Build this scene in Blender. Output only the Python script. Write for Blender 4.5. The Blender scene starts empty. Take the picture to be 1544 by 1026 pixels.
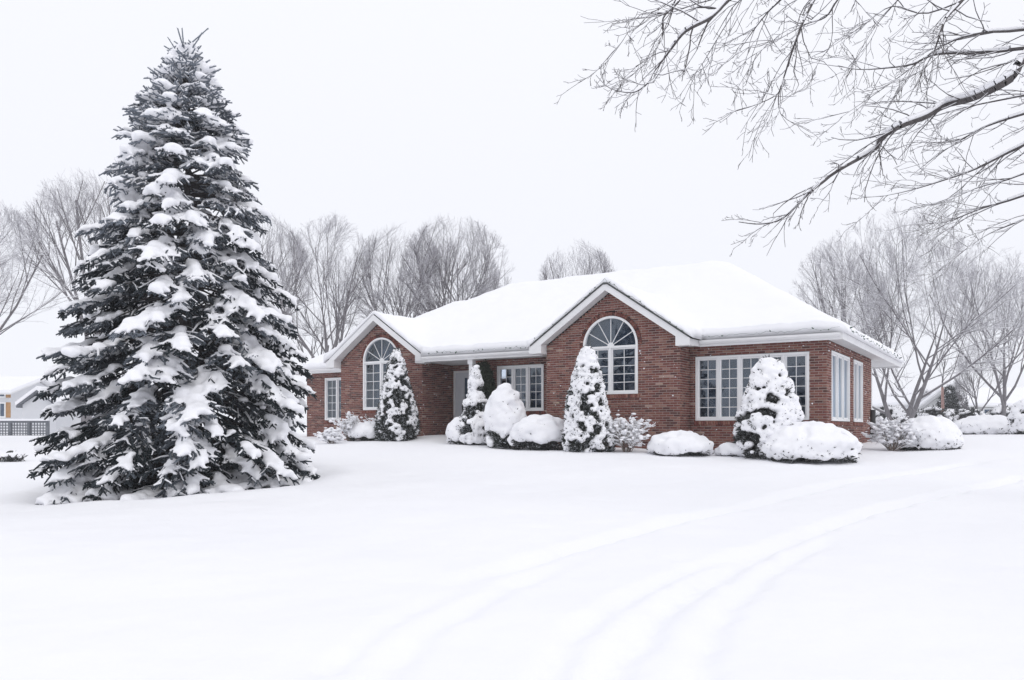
import bpy, bmesh, math, random
import numpy as np
from mathutils import Vector

# ------------------------------------------------------------------ camera / light / exposure
sc = bpy.context.scene
COL = sc.collection
EYE = 1.65                      # eye height above the snow at the camera
FPX = 1243.0                    # focal length in pixels of the 1544 px wide photograph
PW, PH, HOR = 1544.0, 1026.0, 648.0

cam = bpy.data.cameras.new('camera')
cam.sensor_width = 36.0
cam.lens = 36.0 * FPX / PW
cam.shift_y = (HOR - PH / 2) / PW
cam.clip_end = 3000
camo = bpy.data.objects.new('camera', cam)
camo.location = (0, 0, EYE)
camo.rotation_euler = (math.radians(90), 0, 0)
COL.objects.link(camo)
sc.camera = camo

SUN_EL, SUN_AZ = 48.0, 150.0     # azimuth clockwise from +Y (sun behind the camera, to the right)
w = bpy.data.worlds.new('World')
sc.world = w
w.use_nodes = True
nt = w.node_tree
nt.nodes.clear()
out = nt.nodes.new('ShaderNodeOutputWorld')
bg = nt.nodes.new('ShaderNodeBackground')
sky = nt.nodes.new('ShaderNodeTexSky')
sky.sky_type = 'NISHITA'
sky.sun_disc = False
sky.sun_elevation = math.radians(SUN_EL)
sky.sun_rotation = math.radians(SUN_AZ)
skys = nt.nodes.new('ShaderNodeVectorMath'); skys.operation = 'SCALE'; skys.inputs['Scale'].default_value = 0.10
nt.links.new(sky.outputs[0], skys.inputs[0])
# closed cloud deck: luminance rises towards the zenith as under a standard overcast sky
tc = nt.nodes.new('ShaderNodeTexCoord')
sep = nt.nodes.new('ShaderNodeSeparateXYZ')
nt.links.new(tc.outputs['Generated'], sep.inputs[0])
mr = nt.nodes.new('ShaderNodeMapRange')
mr.inputs['From Min'].default_value = 0.0; mr.inputs['From Max'].default_value = 1.0
nt.links.new(sep.outputs['Z'], mr.inputs['Value'])
cr = nt.nodes.new('ShaderNodeMix'); cr.data_type = 'RGBA'
cr.inputs[6].default_value = (0.886, 0.893, 0.950, 1)
cr.inputs[7].default_value = (1.04, 1.045, 1.085, 1)
nz = nt.nodes.new('ShaderNodeTexNoise'); nz.inputs['Scale'].default_value = 1.6; nz.inputs['Detail'].default_value = 3
nt.links.new(tc.outputs['Generated'], nz.inputs['Vector'])
na = nt.nodes.new('ShaderNodeMath'); na.operation = 'MULTIPLY_ADD'
na.inputs[1].default_value = 0.10; na.inputs[2].default_value = -0.05
nt.links.new(nz.outputs['Fac'], na.inputs[0])
nb = nt.nodes.new('ShaderNodeMath'); nb.operation = 'ADD'; nb.use_clamp = True
nt.links.new(mr.outputs['Result'], nb.inputs[0]); nt.links.new(na.outputs[0], nb.inputs[1])
nt.links.new(nb.outputs[0], cr.inputs[0])
mixw = nt.nodes.new('ShaderNodeMix'); mixw.data_type = 'RGBA'
mixw.inputs[0].default_value = 0.93
nt.links.new(skys.outputs[0], mixw.inputs[6])
nt.links.new(cr.outputs[2], mixw.inputs[7])
nt.links.new(mixw.outputs[2], bg.inputs['Color'])
bg.inputs['Strength'].default_value = 1.0
nt.links.new(bg.outputs[0], out.inputs['Surface'])

sun = bpy.data.lights.new('sun', 'SUN')
sun.energy = 0.5
sun.angle = math.radians(25)
sun.color = (1.0, 0.97, 0.93)
suno = bpy.data.objects.new('sun', sun)
a = math.radians(SUN_AZ)
sdir = Vector((math.sin(a) * math.cos(math.radians(SUN_EL)), math.cos(a) * math.cos(math.radians(SUN_EL)), math.sin(math.radians(SUN_EL))))
suno.rotation_euler = (-sdir).to_track_quat('-Z', 'Y').to_euler()
suno.location = (10, -20, 30)
COL.objects.link(suno)

sc.view_settings.view_transform = 'Standard'
sc.view_settings.look = 'None'
sc.view_settings.exposure = 0.09
sc.view_settings.gamma = 1.0
sc.view_settings.use_curve_mapping = False
sc.render.engine = 'CYCLES'
sc.cycles.use_denoising = True
sc.cycles.max_bounces = 8
sc.cycles.diffuse_bounces = 4
sc.cycles.transparent_max_bounces = 12
sc.cycles.volume_bounces = 1
sc.cycles.use_adaptive_sampling = False

# ------------------------------------------------------------------ helpers
def px(x, y, Y):
    """photo pixel + depth -> world point"""
    return np.array([(x - PW / 2) / FPX * Y, Y, EYE + (HOR - y) / FPX * Y])

def mk(name, V, F, mat, parent=None, smooth=False, attrs=None):
    """one mesh object from numpy arrays; V in world coordinates"""
    V = np.asarray(V, dtype=np.float32).reshape(-1, 3)
    o0 = origin(parent)
    V = V - np.array(o0, dtype=np.float32)
    me = bpy.data.meshes.new(name)
    if isinstance(F, np.ndarray):
        fl = [F]
    else:
        fl = F
    if len(fl) and not isinstance(fl[0], np.ndarray):
        me.from_pydata([tuple(map(float, v)) for v in V], [], [tuple(int(i) for i in f) for f in fl])
    else:
        nl = sum(f.size for f in fl); nf = sum(len(f) for f in fl)
        me.vertices.add(len(V)); me.vertices.foreach_set('co', V.ravel())
        me.loops.add(nl)
        me.loops.foreach_set('vertex_index', np.concatenate([f.ravel() for f in fl]).astype(np.int32))
        me.polygons.add(nf)
        tot = np.concatenate([np.full(len(f), f.shape[1]) for f in fl]).astype(np.int32)
        st = np.concatenate([[0], np.cumsum(tot)[:-1]]).astype(np.int32)
        me.polygons.foreach_set('loop_start', st)
        me.update(calc_edges=True)
    if attrs:
        for k, arr in attrs.items():
            at = me.attributes.new(k, 'FLOAT', 'POINT')
            at.data.foreach_set('value', np.asarray(arr, dtype=np.float32))
    if smooth:
        me.polygons.foreach_set('use_smooth', np.ones(len(me.polygons), dtype=bool))
    me.materials.append(mat)
    me.validate(clean_customdata=False)
    o = bpy.data.objects.new(name, me)
    COL.objects.link(o)
    if parent is not None:
        o.parent = parent
    return o

def origin(o):
    p = np.zeros(3)
    while o is not None:
        p += np.array(o.location); o = o.parent
    return p

def thing(name, label, cat, loc=(0, 0, 0), group=None):
    o = bpy.data.objects.new(name, None)
    o.empty_display_size = 0.3
    o.location = tuple(float(q) for q in loc)
    COL.objects.link(o)
    tag(o, label, cat, group)
    return o

def tag(o, label, cat, group=None):
    o['label'] = label; o['category'] = cat
    if group: o['group'] = group
    return o

def empty_part(name, parent):
    o = bpy.data.objects.new(name, None); o.empty_display_size = 0.1
    COL.objects.link(o); o.parent = parent
    return o

class Geo:
    def __init__(s): s.v = []; s.f = []
    def add(s, V, F):
        n = len(s.v)
        s.v.extend([tuple(map(float, q)) for q in V]); s.f.extend([tuple(i + n for i in f) for f in F])
    def hexa(s, p):          # 8 corners: bottom 4, top 4
        s.add(p, [(0, 3, 2, 1), (4, 5, 6, 7), (0, 1, 5, 4), (1, 2, 6, 5), (2, 3, 7, 6), (3, 0, 4, 7)])
    def build(s, name, mat, parent=None, smooth=False):
        return mk(name, s.v, s.f, mat, parent, smooth)

def frusta(P0, P1, R0, R1, n=4):
    """separate tapered tubes for arrays of segments -> V, F"""
    P0 = np.asarray(P0, float); P1 = np.asarray(P1, float)
    R0 = np.asarray(R0, float); R1 = np.asarray(R1, float)
    D = P1 - P0
    L = np.linalg.norm(D, axis=1, keepdims=True); L[L < 1e-9] = 1e-9
    D = D / L
    up = np.where(np.abs(D[:, 2:3]) > 0.9, np.array([[1.0, 0, 0]]), np.array([[0, 0, 1.0]]))
    A = np.cross(D, up); A /= np.linalg.norm(A, axis=1, keepdims=True)
    B = np.cross(A, D)
    N = len(P0)
    V = np.zeros((N, 2 * n, 3))
    for k in range(n):
        t = 2 * math.pi * k / n + math.pi / 2
        off = A * math.cos(t) + B * math.sin(t)
        V[:, k] = P0 + off * R0[:, None]
        V[:, n + k] = P1 + off * R1[:, None]
    base = (np.arange(N) * 2 * n)[:, None]
    F = []
    for k in range(n):
        k2 = (k + 1) % n
        F.append(base + np.array([[k, k2, n + k2, n + k]]))
    return V.reshape(-1, 3), np.concatenate(F)

def vnoise(p, seed=0):
    """smooth 3-D value noise in 0..1 (numpy)"""
    p = np.asarray(p, float)
    i = np.floor(p).astype(np.int64); f = p - i
    f = f * f * (3 - 2 * f)
    def h(a, b, c):
        n = (a * 374761393 + b * 668265263 + c * 2147483647 + seed * 974634777) & 0xffffffff
        n = ((n ^ (n >> 13)) * 1274126177) & 0xffffffff
        return ((n ^ (n >> 16)) & 0xffff) / 65535.0
    r = 0
    for dx in (0, 1):
        for dy in (0, 1):
            for dz in (0, 1):
                wt = (f[..., 0] if dx else 1 - f[..., 0]) * (f[..., 1] if dy else 1 - f[..., 1]) * (f[..., 2] if dz else 1 - f[..., 2])
                r = r + wt * h(i[..., 0] + dx, i[..., 1] + dy, i[..., 2] + dz)
    return r

def fbm(p, oct=3, seed=0):
    s = 0; a = 0.5; t = 0
    for k in range(oct):
        s = s + a * vnoise(np.asarray(p) * 2 ** k, seed + k * 17); t += a; a *= 0.5
    return s / t

# unit icosphere
_bm = bmesh.new(); bmesh.ops.create_icosphere(_bm, subdivisions=2, radius=1.0)
ICO_V = np.array([v.co[:] for v in _bm.verts]); ICO_F = np.array([[v.index for v in f.verts] for f in _bm.faces]); _bm.free()

def blobs_mesh(C, S, az):
    """ellipsoids: centres, (sx,sy,sz), azimuth"""
    C = np.asarray(C, float); S = np.asarray(S, float); az = np.asarray(az, float)
    V = ICO_V[None] * S[:, None, :]
    c, s = np.cos(az)[:, None], np.sin(az)[:, None]
    V = np.stack([V[..., 0] * c - V[..., 1] * s, V[..., 0] * s + V[..., 1] * c, V[..., 2]], -1) + C[:, None, :]
    F = ICO_F[None] + (np.arange(len(C)) * len(ICO_V))[:, None, None]
    return V.reshape(-1, 3), F.reshape(-1, 3)

def snow_remesh(name, V, F, mat, parent, voxel, smooth=3, lump=0.0):
    """fuse overlapping lumps into one skin of settled snow"""
    t = mk('tmp', V, F, mat)
    m = t.modifiers.new('r', 'REMESH'); m.mode = 'VOXEL'; m.voxel_size = voxel; m.use_smooth_shade = True
    if smooth:
        m2 = t.modifiers.new('s', 'SMOOTH'); m2.iterations = smooth; m2.factor = 0.5
    dg = bpy.context.evaluated_depsgraph_get()
    ev = t.evaluated_get(dg)
    me = bpy.data.meshes.new_from_object(ev)
    bpy.data.objects.remove(t, do_unlink=True)
    n = len(me.vertices)
    co = np.zeros(n * 3, dtype=np.float32); me.vertices.foreach_get('co', co); co = co.reshape(-1, 3)
    if lump:
        nn = np.zeros(n * 3, dtype=np.float32); me.vertices.foreach_get('normal', nn)
        co = co + nn.reshape(-1, 3) * ((fbm(co * 9, 2, 5) - 0.5) * 2 * lump)[:, None]
    co = co - np.array(origin(parent), dtype=np.float32)
    me.vertices.foreach_set('co', co.ravel().astype(np.float32))
    me.polygons.foreach_set('use_smooth', np.ones(len(me.polygons), dtype=bool))
    me.materials.clear(); me.materials.append(mat)
    me.update(); me.name = name
    o = bpy.data.objects.new(name, me); COL.objects.link(o); o.parent = parent
    return o

# ------------------------------------------------------------------ materials
def mat(name, base, rough=0.6, spec=0.3, var=None, vscale=5.0, bump=0.0, bscale=40.0, sss=0.0, objrand=None):
    m = bpy.data.materials.new(name); m.use_nodes = True
    n = m.node_tree.nodes; l = m.node_tree.links
    b = n['Principled BSDF']
    b.inputs['Base Color'].default_value = (*base, 1)
    b.inputs['Roughness'].default_value = rough
    b.inputs['Specular IOR Level'].default_value = spec
    g = n.new('ShaderNodeNewGeometry')
    if var is not None:
        tx = n.new('ShaderNodeTexNoise'); tx.inputs['Scale'].default_value = vscale; tx.inputs['Detail'].default_value = 4
        l.new(g.outputs['Position'], tx.inputs['Vector'])
        rp = n.new('ShaderNodeMapRange'); rp.inputs['From Min'].default_value = 0.3; rp.inputs['From Max'].default_value = 0.7
        l.new(tx.outputs['Fac'], rp.inputs['Value'])
        mx = n.new('ShaderNodeMix'); mx.data_type = 'RGBA'
        mx.inputs[6].default_value = (*base, 1); mx.inputs[7].default_value = (*var, 1)
        l.new(rp.outputs[0], mx.inputs[0]); l.new(mx.outputs[2], b.inputs['Base Color'])
    if bump:
        tb = n.new('ShaderNodeTexNoise'); tb.inputs['Scale'].default_value = bscale; tb.inputs['Detail'].default_value = 5
        l.new(g.outputs['Position'], tb.inputs['Vector'])
        bp = n.new('ShaderNodeBump'); bp.inputs['Strength'].default_value = 1.0; bp.inputs['Distance'].default_value = bump
        l.new(tb.outputs['Fac'], bp.inputs['Height']); l.new(bp.outputs[0], b.inputs['Normal'])
    return m

M = {}
M['snow'] = mat('snow', (0.870, 0.874, 0.905), 0.75, 0.15, var=(0.888, 0.890, 0.915), vscale=0.8, bump=0.006, bscale=26)
M['ground_snow'] = mat('ground_snow', (0.870, 0.874, 0.905), 0.75, 0.15, var=(0.888, 0.890, 0.915), vscale=0.5, bump=0.006, bscale=9)
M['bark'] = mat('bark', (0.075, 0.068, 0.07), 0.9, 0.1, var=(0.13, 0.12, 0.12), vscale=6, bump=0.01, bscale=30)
M['far_bark'] = mat('far_bark', (0.17, 0.16, 0.172), 0.9, 0.1, var=(0.24, 0.23, 0.24), vscale=3)  # paler than the near bark: snow and haze put into the colour
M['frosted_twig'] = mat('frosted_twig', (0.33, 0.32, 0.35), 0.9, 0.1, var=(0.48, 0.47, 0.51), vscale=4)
M['white_trim'] = mat('white_trim', (0.74, 0.74, 0.75), 0.5, 0.3, var=(0.80, 0.80, 0.81), vscale=2.0)
M['soffit'] = mat('soffit', (0.66, 0.66, 0.67), 0.6, 0.2, var=(0.72, 0.72, 0.72), vscale=1.5)
M['vinyl'] = mat('vinyl', (0.80, 0.81, 0.82), 0.4, 0.35, var=(0.84, 0.84, 0.85), vscale=2)
M['shingle'] = mat('shingle', (0.06, 0.065, 0.065), 0.9, 0.1, var=(0.10, 0.10, 0.10), vscale=14)
M['mortar'] = mat('mortar', (0.40, 0.325, 0.295), 0.95, 0.1, var=(0.31, 0.245, 0.225), vscale=9, bump=0.002, bscale=120)
M['painted_room_dark'] = mat('painted_room_dark', (0.03, 0.06, 0.09), 0.8, 0.1, var=(0.11, 0.14, 0.20), vscale=1.9)  # darkness of the unlit rooms behind the windows, put into the colour
M['curtain'] = mat('curtain', (0.55, 0.55, 0.55), 0.9, 0.1, var=(0.62, 0.62, 0.62), vscale=3)
M['wire'] = mat('wire', (0.03, 0.07, 0.045), 0.6, 0.3, var=(0.05, 0.10, 0.07), vscale=30)
M['concrete'] = mat('concrete', (0.35, 0.34, 0.33), 0.9, 0.1, var=(0.42, 0.41, 0.4), vscale=4)
M['cedar'] = mat('cedar', (0.022, 0.028, 0.024), 0.7, 0.2, var=(0.045, 0.05, 0.042), vscale=8)
M['broadleaf'] = mat('broadleaf', (0.030, 0.036, 0.034), 0.6, 0.3, var=(0.06, 0.058, 0.055), vscale=9)
M['dark_cedar'] = mat('dark_cedar', (0.035, 0.05, 0.032), 0.7, 0.2, var=(0.07, 0.085, 0.055), vscale=10)
M['pale_twig'] = mat('pale_twig', (0.20, 0.16, 0.14), 0.9, 0.1, var=(0.28, 0.23, 0.20), vscale=12)
M['siding'] = mat('siding', (0.62, 0.63, 0.66), 0.7, 0.2, var=(0.68, 0.69, 0.71), vscale=1)
M['orange_wood'] = mat('orange_wood', (0.36, 0.20, 0.09), 0.7, 0.2, var=(0.44, 0.26, 0.13), vscale=4)
M['fence_grey'] = mat('fence_grey', (0.13, 0.14, 0.16), 0.8, 0.1, var=(0.19, 0.20, 0.22), vscale=3)
M['far_wall'] = mat('far_wall', (0.45, 0.46, 0.46), 0.8, 0.1, var=(0.52, 0.52, 0.52), vscale=1)
M['rust_bark'] = mat('rust_bark', (0.36, 0.22, 0.20), 0.9, 0.1, var=(0.45, 0.30, 0.27), vscale=4)
M['black_metal'] = mat('black_metal', (0.03, 0.03, 0.035), 0.5, 0.4, var=(0.05, 0.05, 0.05), vscale=10)
M['door_white'] = mat('door_white', (0.62, 0.64, 0.69), 0.45, 0.3, var=(0.68, 0.70, 0.74), vscale=2)

def frosted(m, amount, scale):
    """rime caught on part of the leaves"""
    n = m.node_tree.nodes; l = m.node_tree.links; b = n['Principled BSDF']
    src = b.inputs['Base Color'].links[0].from_socket
    g = n.new('ShaderNodeNewGeometry'); tx = n.new('ShaderNodeTexNoise'); tx.inputs['Scale'].default_value = scale; tx.inputs['Detail'].default_value = 2
    l.new(g.outputs['Position'], tx.inputs['Vector'])
    rp = n.new('ShaderNodeMapRange'); rp.inputs['From Min'].default_value = 0.66 - amount; rp.inputs['From Max'].default_value = 0.74 - amount
    l.new(tx.outputs['Fac'], rp.inputs['Value'])
    mx = n.new('ShaderNodeMix'); mx.data_type = 'RGBA'; mx.inputs[7].default_value = (0.62, 0.64, 0.68, 1)
    l.new(rp.outputs[0], mx.inputs[0]); l.new(src, mx.inputs[6]); l.new(mx.outputs[2], b.inputs['Base Color'])
frosted(M['cedar'], 0.12, 13.0)
frosted(M['broadleaf'], 0.06, 15.0)

def brick_mat():
    m = bpy.data.materials.new('brick'); m.use_nodes = True
    n = m.node_tree.nodes; l = m.node_tree.links; b = n['Principled BSDF']
    at = n.new('ShaderNodeAttribute'); at.attribute_name = 'tone'
    oi = n.new('ShaderNodeObjectInfo')
    ad = n.new('ShaderNodeMath'); ad.operation = 'ADD'
    l.new(at.outputs['Fac'], ad.inputs[0]); l.new(oi.outputs['Random'], ad.inputs[1])
    fr = n.new('ShaderNodeMath'); fr.operation = 'FRACT'; l.new(ad.outputs[0], fr.inputs[0])
    rp = n.new('ShaderNodeValToRGB'); l.new(fr.outputs[0], rp.inputs[0])
    e = rp.color_ramp; e.interpolation = 'CONSTANT'
    cols = [(0.0, (0.178, 0.069, 0.054)), (0.18, (0.143, 0.049, 0.040)), (0.36, (0.199, 0.086, 0.066)), (0.50, (0.087, 0.038, 0.034)),
            (0.60, (0.158, 0.054, 0.044)), (0.76, (0.214, 0.103, 0.080)), (0.86, (0.112, 0.049, 0.043)), (0.945, (0.255, 0.142, 0.111)), (0.985, (0.337, 0.231, 0.189))]
    while len(e.elements) < len(cols): e.elements.new(0.5)
    for el, (p, c) in zip(e.elements, cols): el.position = p; el.color = (*c, 1)
    g = n.new('ShaderNodeNewGeometry')
    tx = n.new('ShaderNodeTexNoise'); tx.inputs['Scale'].default_value = 25; tx.inputs['Detail'].default_value = 4
    l.new(g.outputs['Position'], tx.inputs['Vector'])
    mx = n.new('ShaderNodeMix'); mx.data_type = 'RGBA'; mx.blend_type = 'OVERLAY'; mx.inputs[0].default_value = 0.35
    l.new(rp.outputs[0], mx.inputs[6]); l.new(tx.outputs['Color'], mx.inputs[7])
    hs = n.new('ShaderNodeHueSaturation'); hs.inputs['Saturation'].default_value = 0.95; hs.inputs['Value'].default_value = 1.18
    l.new(mx.outputs[2], hs.inputs['Color'])
    l.new(hs.outputs[0], b.inputs['Base Color'])
    b.inputs['Roughness'].default_value = 0.85; b.inputs['Specular IOR Level'].default_value = 0.15
    bp = n.new('ShaderNodeBump'); bp.inputs['Distance'].default_value = 0.003
    l.new(tx.outputs['Fac'], bp.inputs['Height']); l.new(bp.outputs[0], b.inputs['Normal'])
    return m
M['brick'] = brick_mat()

def glass_mat(name, tint, refl):
    m = bpy.data.materials.new(name); m.use_nodes = True
    n = m.node_tree.nodes; l = m.node_tree.links; n.clear()
    o = n.new('ShaderNodeOutputMaterial')
    t = n.new('ShaderNodeBsdfTransparent'); t.inputs[0].default_value = (*tint, 1)
    g = n.new('ShaderNodeBsdfGlossy'); g.inputs['Roughness'].default_value = 0.015; g.inputs['Color'].default_value = (0.80, 0.90, 1.0, 1)
    f = n.new('ShaderNodeFresnel'); f.inputs['IOR'].default_value = 1.5
    mu = n.new('ShaderNodeMath'); mu.operation = 'MULTIPLY_ADD'; mu.use_clamp = True; mu.inputs[1].default_value = 1.6; mu.inputs[2].default_value = refl
    l.new(f.outputs[0], mu.inputs[0])
    geo = n.new('ShaderNodeNewGeometry')
    tx = n.new('ShaderNodeTexNoise'); tx.inputs['Scale'].default_value = 1.7
    l.new(geo.outputs['Position'], tx.inputs['Vector'])
    bp = n.new('ShaderNodeBump'); bp.inputs['Distance'].default_value = 0.012
    l.new(tx.outputs['Fac'], bp.inputs['Height']); l.new(bp.outputs[0], g.inputs['Normal'])
    mx = n.new('ShaderNodeMixShader'); l.new(mu.outputs[0], mx.inputs[0]); l.new(t.outputs[0], mx.inputs[1]); l.new(g.outputs[0], mx.inputs[2])
    l.new(mx.outputs[0], o.inputs[0])
    return m
M['glass'] = glass_mat('glass', (0.72, 0.81, 0.92), 0.055)

def needle_mat():
    m = bpy.data.materials.new('needle'); m.use_nodes = True
    n = m.node_tree.nodes; l = m.node_tree.links; b = n['Principled BSDF']
    at = n.new('ShaderNodeAttribute'); at.attribute_name = 'frost'
    g = n.new('ShaderNodeNewGeometry')
    tx = n.new('ShaderNodeTexNoise'); tx.inputs['Scale'].default_value = 7
    l.new(g.outputs['Position'], tx.inputs['Vector'])
    c1 = n.new('ShaderNodeMix'); c1.data_type = 'RGBA'
    c1.inputs[6].default_value = (0.009, 0.013, 0.015, 1); c1.inputs[7].default_value = (0.028, 0.038, 0.044, 1)
    l.new(tx.outputs['Fac'], c1.inputs[0])
    c2 = n.new('ShaderNodeMix'); c2.data_type = 'RGBA'
    l.new(at.outputs['Fac'], c2.inputs[0]); l.new(c1.outputs[2], c2.inputs[6]); c2.inputs[7].default_value = (0.50, 0.55, 0.64, 1)
    l.new(c2.outputs[2], b.inputs['Base Color'])
    b.inputs['Roughness'].default_value = 0.7; b.inputs['Specular IOR Level'].default_value = 0.15
    return m
M['needle'] = needle_mat()

# ------------------------------------------------------------------ terrain
def sstep(x, a, b):
    t = np.clip((x - a) / (b - a), 0, 1)
    return t * t * (3 - 2 * t)

SPRUCE = np.array([-6.25, 15.8])
def ground0(x, y):
    x = np.asarray(x, float); y = np.asarray(y, float)
    ramp = 0.056 * (y - 3.0)
    yy = np.clip(y, -20, 60)
    base = np.where(y < 3, 0.03 * (yy - 3.0) * np.exp(-np.abs(yy - 3) / 8), ramp)
    k = 9.0     # smooth minimum with the level house plot
    cap = 1.34
    base = -np.log(np.exp(-k * np.clip(base, -3, 6)) + np.exp(-k * cap)) / k
    # the lawn falls away gently to the left of the drive
    cs = 0.055 * np.clip(x + 4.5, -7, 0) * sstep(y, 7, 14) * (1 - sstep(y, 24, 34))
    return base + cs

def G(xp, yp):
    """photo pixel -> point where its ray meets the snow"""
    dx, dz = (xp - PW / 2) / FPX, (HOR - yp) / FPX
    lo = None
    prev = 2.0
    for Y in np.arange(2.0, 90, 0.05):
        if EYE + dz * Y <= float(ground0(dx * Y, Y)):
            return np.array([dx * Y, Y, float(ground0(dx * Y, Y))])
    Y = 90
    return np.array([dx * Y, Y, float(ground0(dx * Y, Y))])

TRACKS = [
    ([(1544, 688), (1440, 700), (1330, 718), (1200, 744), (1080, 769), (990, 790), (905, 812), (830, 835), (760, 854), (690, 876), (610, 908)], 0.085, 0.13),
    ([(1544, 716), (1460, 737), (1380, 757), (1300, 777), (1230, 797), (1160, 824), (1100, 855), (1050, 890), (1000, 930), (960, 972), (930, 1008), (918, 1040)], 0.10, 0.11),
    ([(1200, 806), (1110, 835), (1040, 858), (985, 884), (935, 912), (890, 945), (850, 985), (820, 1035)], 0.06, 0.09),
    ([(1290, 800), (1220, 825), (1160, 862), (1110, 905), (1080, 945), (1062, 990), (1052, 1040)], 0.06, 0.09),
    ([(900, 828), (820, 862), (740, 900), (670, 945), (610, 985), (560, 1035)], 0.048, 0.10),
    ([(760, 868), (690, 892), (620, 925), (560, 960), (500, 1010)], 0.04, 0.085),
]
def build_ground():
    def axis(lo, hi, d, far):
        c = np.arange(lo, hi + 1e-6, d)
        g = [d]; a = []; s = d; p = hi
        while p < far:
            s = min(s * 1.22, 60); p += s; a.append(p)
        b = []; s = d; p = lo
        while p > -far:
            s = min(s * 1.22, 60); p -= s; b.append(p)
        return np.array(b[::-1] + list(c) + a)
    xs = axis(-8.5, 10, 0.075, 900)
    ys1 = axis(3.4, 19, 0.06, 900)
    X, Y = np.meshgrid(xs, ys1)
    Z = ground0(X, Y)
    P = np.stack([X, Y, np.zeros_like(X)], -1)
    near = (np.abs(X) < 60) & (Y < 80) & (Y > -30)
    Z = Z + np.where(near, (fbm(P * 0.33, 3, 3) - 0.5) * 0.14 + (fbm(P * 1.4, 3, 9) - 0.5) * 0.055, 0)
    inn = (X > -10) & (X < 13) & (Y > 3) & (Y < 24)
    Z = Z + np.where(inn, (fbm(P * 5.0, 2, 21) - 0.5) * 0.012, 0)
    for pts, dep, wid in TRACKS:
        W = np.array([G(*q)[:2] for q in pts])
        # smooth the polyline
        for _ in range(2):
            n = [W[0]]
            for i in range(len(W) - 1):
                n.append(W[i] * .75 + W[i + 1] * .25); n.append(W[i] * .25 + W[i + 1] * .75)
            n.append(W[-1]); W = np.array(n)
        D = np.full(X.shape, 9.0)
        m = (X > W[:, 0].min() - 1) & (X < W[:, 0].max() + 1) & (Y > W[:, 1].min() - 1) & (Y < W[:, 1].max() + 1)
        xx, yy = X[m], Y[m]; d = np.full(xx.shape, 9.0)
        for i in range(len(W) - 1):
            a, b = W[i], W[i + 1]; ab = b - a; L2 = ab @ ab + 1e-9
            t = np.clip(((xx - a[0]) * ab[0] + (yy - a[1]) * ab[1]) / L2, 0, 1)
            d = np.minimum(d, np.hypot(xx - a[0] - t * ab[0], yy - a[1] - t * ab[1]))
        nz = 0.55 + 0.9 * fbm(np.stack([xx * 1.1, yy * 1.1, 0 * xx], -1), 3, 31)
        dd = d + (fbm(np.stack([xx * 3, yy * 3, 0 * xx], -1), 2, 33) - .5) * 0.12
        if pts[-1][1] < 1000: nz = nz * sstep(np.hypot(xx - W[-1][0], yy - W[-1][1]), 0.1, 2.6)
        if pts[0][0] < 1500: nz = nz * sstep(np.hypot(xx - W[0][0], yy - W[0][1]), 0.1, 2.0)
        Z[m] += -dep * nz * np.exp(-(dd / wid) ** 2) + 0.10 * dep * nz * np.exp(-((dd - wid * 2.0) / (wid * .8)) ** 2)
    # hollow under the spruce where the boughs keep the snow off
    r = np.hypot((X - SPRUCE[0]) / 2.5, (Y - SPRUCE[1]) / 2.5)
    Z -= 0.22 * (1 - sstep(r, 0.55, 1.12))
    Z += 0.06 * np.exp(-((r - 1.22) / 0.16) ** 2)
    # snow drifted up on the front step
    hx, hy = H2(12.4, 0.9)
    q = np.hypot((X - hx) / 2.0, (Y - hy) / 1.7)
    Z += 0.17 * (1 - sstep(q, 0.4, 1.3))
    ny, nx = X.shape
    V = np.stack([X, Y, Z], -1).reshape(-1, 3)
    i = np.arange(ny - 1)[:, None] * nx + np.arange(nx - 1)[None]
    F = np.stack([i, i + 1, i + nx + 1, i + nx], -1).reshape(-1, 4)
    g = mk('ground', V, F, M['ground_snow'], None, True)
    g['kind'] = 'structure'
    return g

# house frame: origin at the right front corner, u runs left along the facade, v runs back
CX, CY = 8.117, 21.24
D1 = np.array([-0.848, 0.530]); D2 = np.array([0.530, 0.848])
def H2(u, v):
    return CX + D1[0] * u + D2[0] * v, CY + D1[1] * u + D2[1] * v
def H(u, v, z):
    x, y = H2(u, v); return np.array([x, y, z])
build_ground()

# ------------------------------------------------------------------ brick house
SOF, WT, RT0, BASE = 3.97, 3.985, 4.15, 0.85
NEG = -99.0
RECTS = [(-0.45, 12.9, -0.35, 11.0), (12.9, 17.46, -0.27, 11.0), (3.27, 8.25, -1.14, 2.0), (15.0, 21.5, 1.81, 11.0)]

def roofz(u, v):
    u = np.asarray(u, float); v = np.asarray(v, float)
    main = RT0 + np.minimum(np.minimum(0.56 * (v + 0.35), 0.56 * (11.0 - v)), np.minimum(0.634 * (u + 0.45), 0.634 * (17.9 - u)))
    main = np.where(v < -0.42, NEG, main)
    gb = RT0 + 0.683 * np.minimum(u - 3.27, 8.25 - u); gb = np.where((v < 4.5), gb, NEG)
    gl = RT0 + 0.70 * np.minimum(u - 12.9, 17.46 - u); gl = np.where((v < 4.5), gl, NEG)
    b2 = RT0 + np.minimum(0.6 * np.minimum(v - 1.81, 11.2 - v + 0.6), 0.6 * (21.5 - u)); b2 = np.where((u > 11) & (v > 1.7), b2, NEG)
    return np.maximum(np.maximum(main, gb), np.maximum(gl, b2))

def rect_dist(u, v, grow=0.0):
    d = np.full(np.shape(u), -9.0)
    for k, (a, b, c, e) in enumerate(RECTS):
        gf = grow if k in (0, 3) else min(grow, 0.03)      # snow breaks off flush at the rakes
        d = np.maximum(d, np.minimum(np.minimum(u - a + grow, b + grow - u), np.minimum(v - c + gf, e + grow - v)))
    return d

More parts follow.
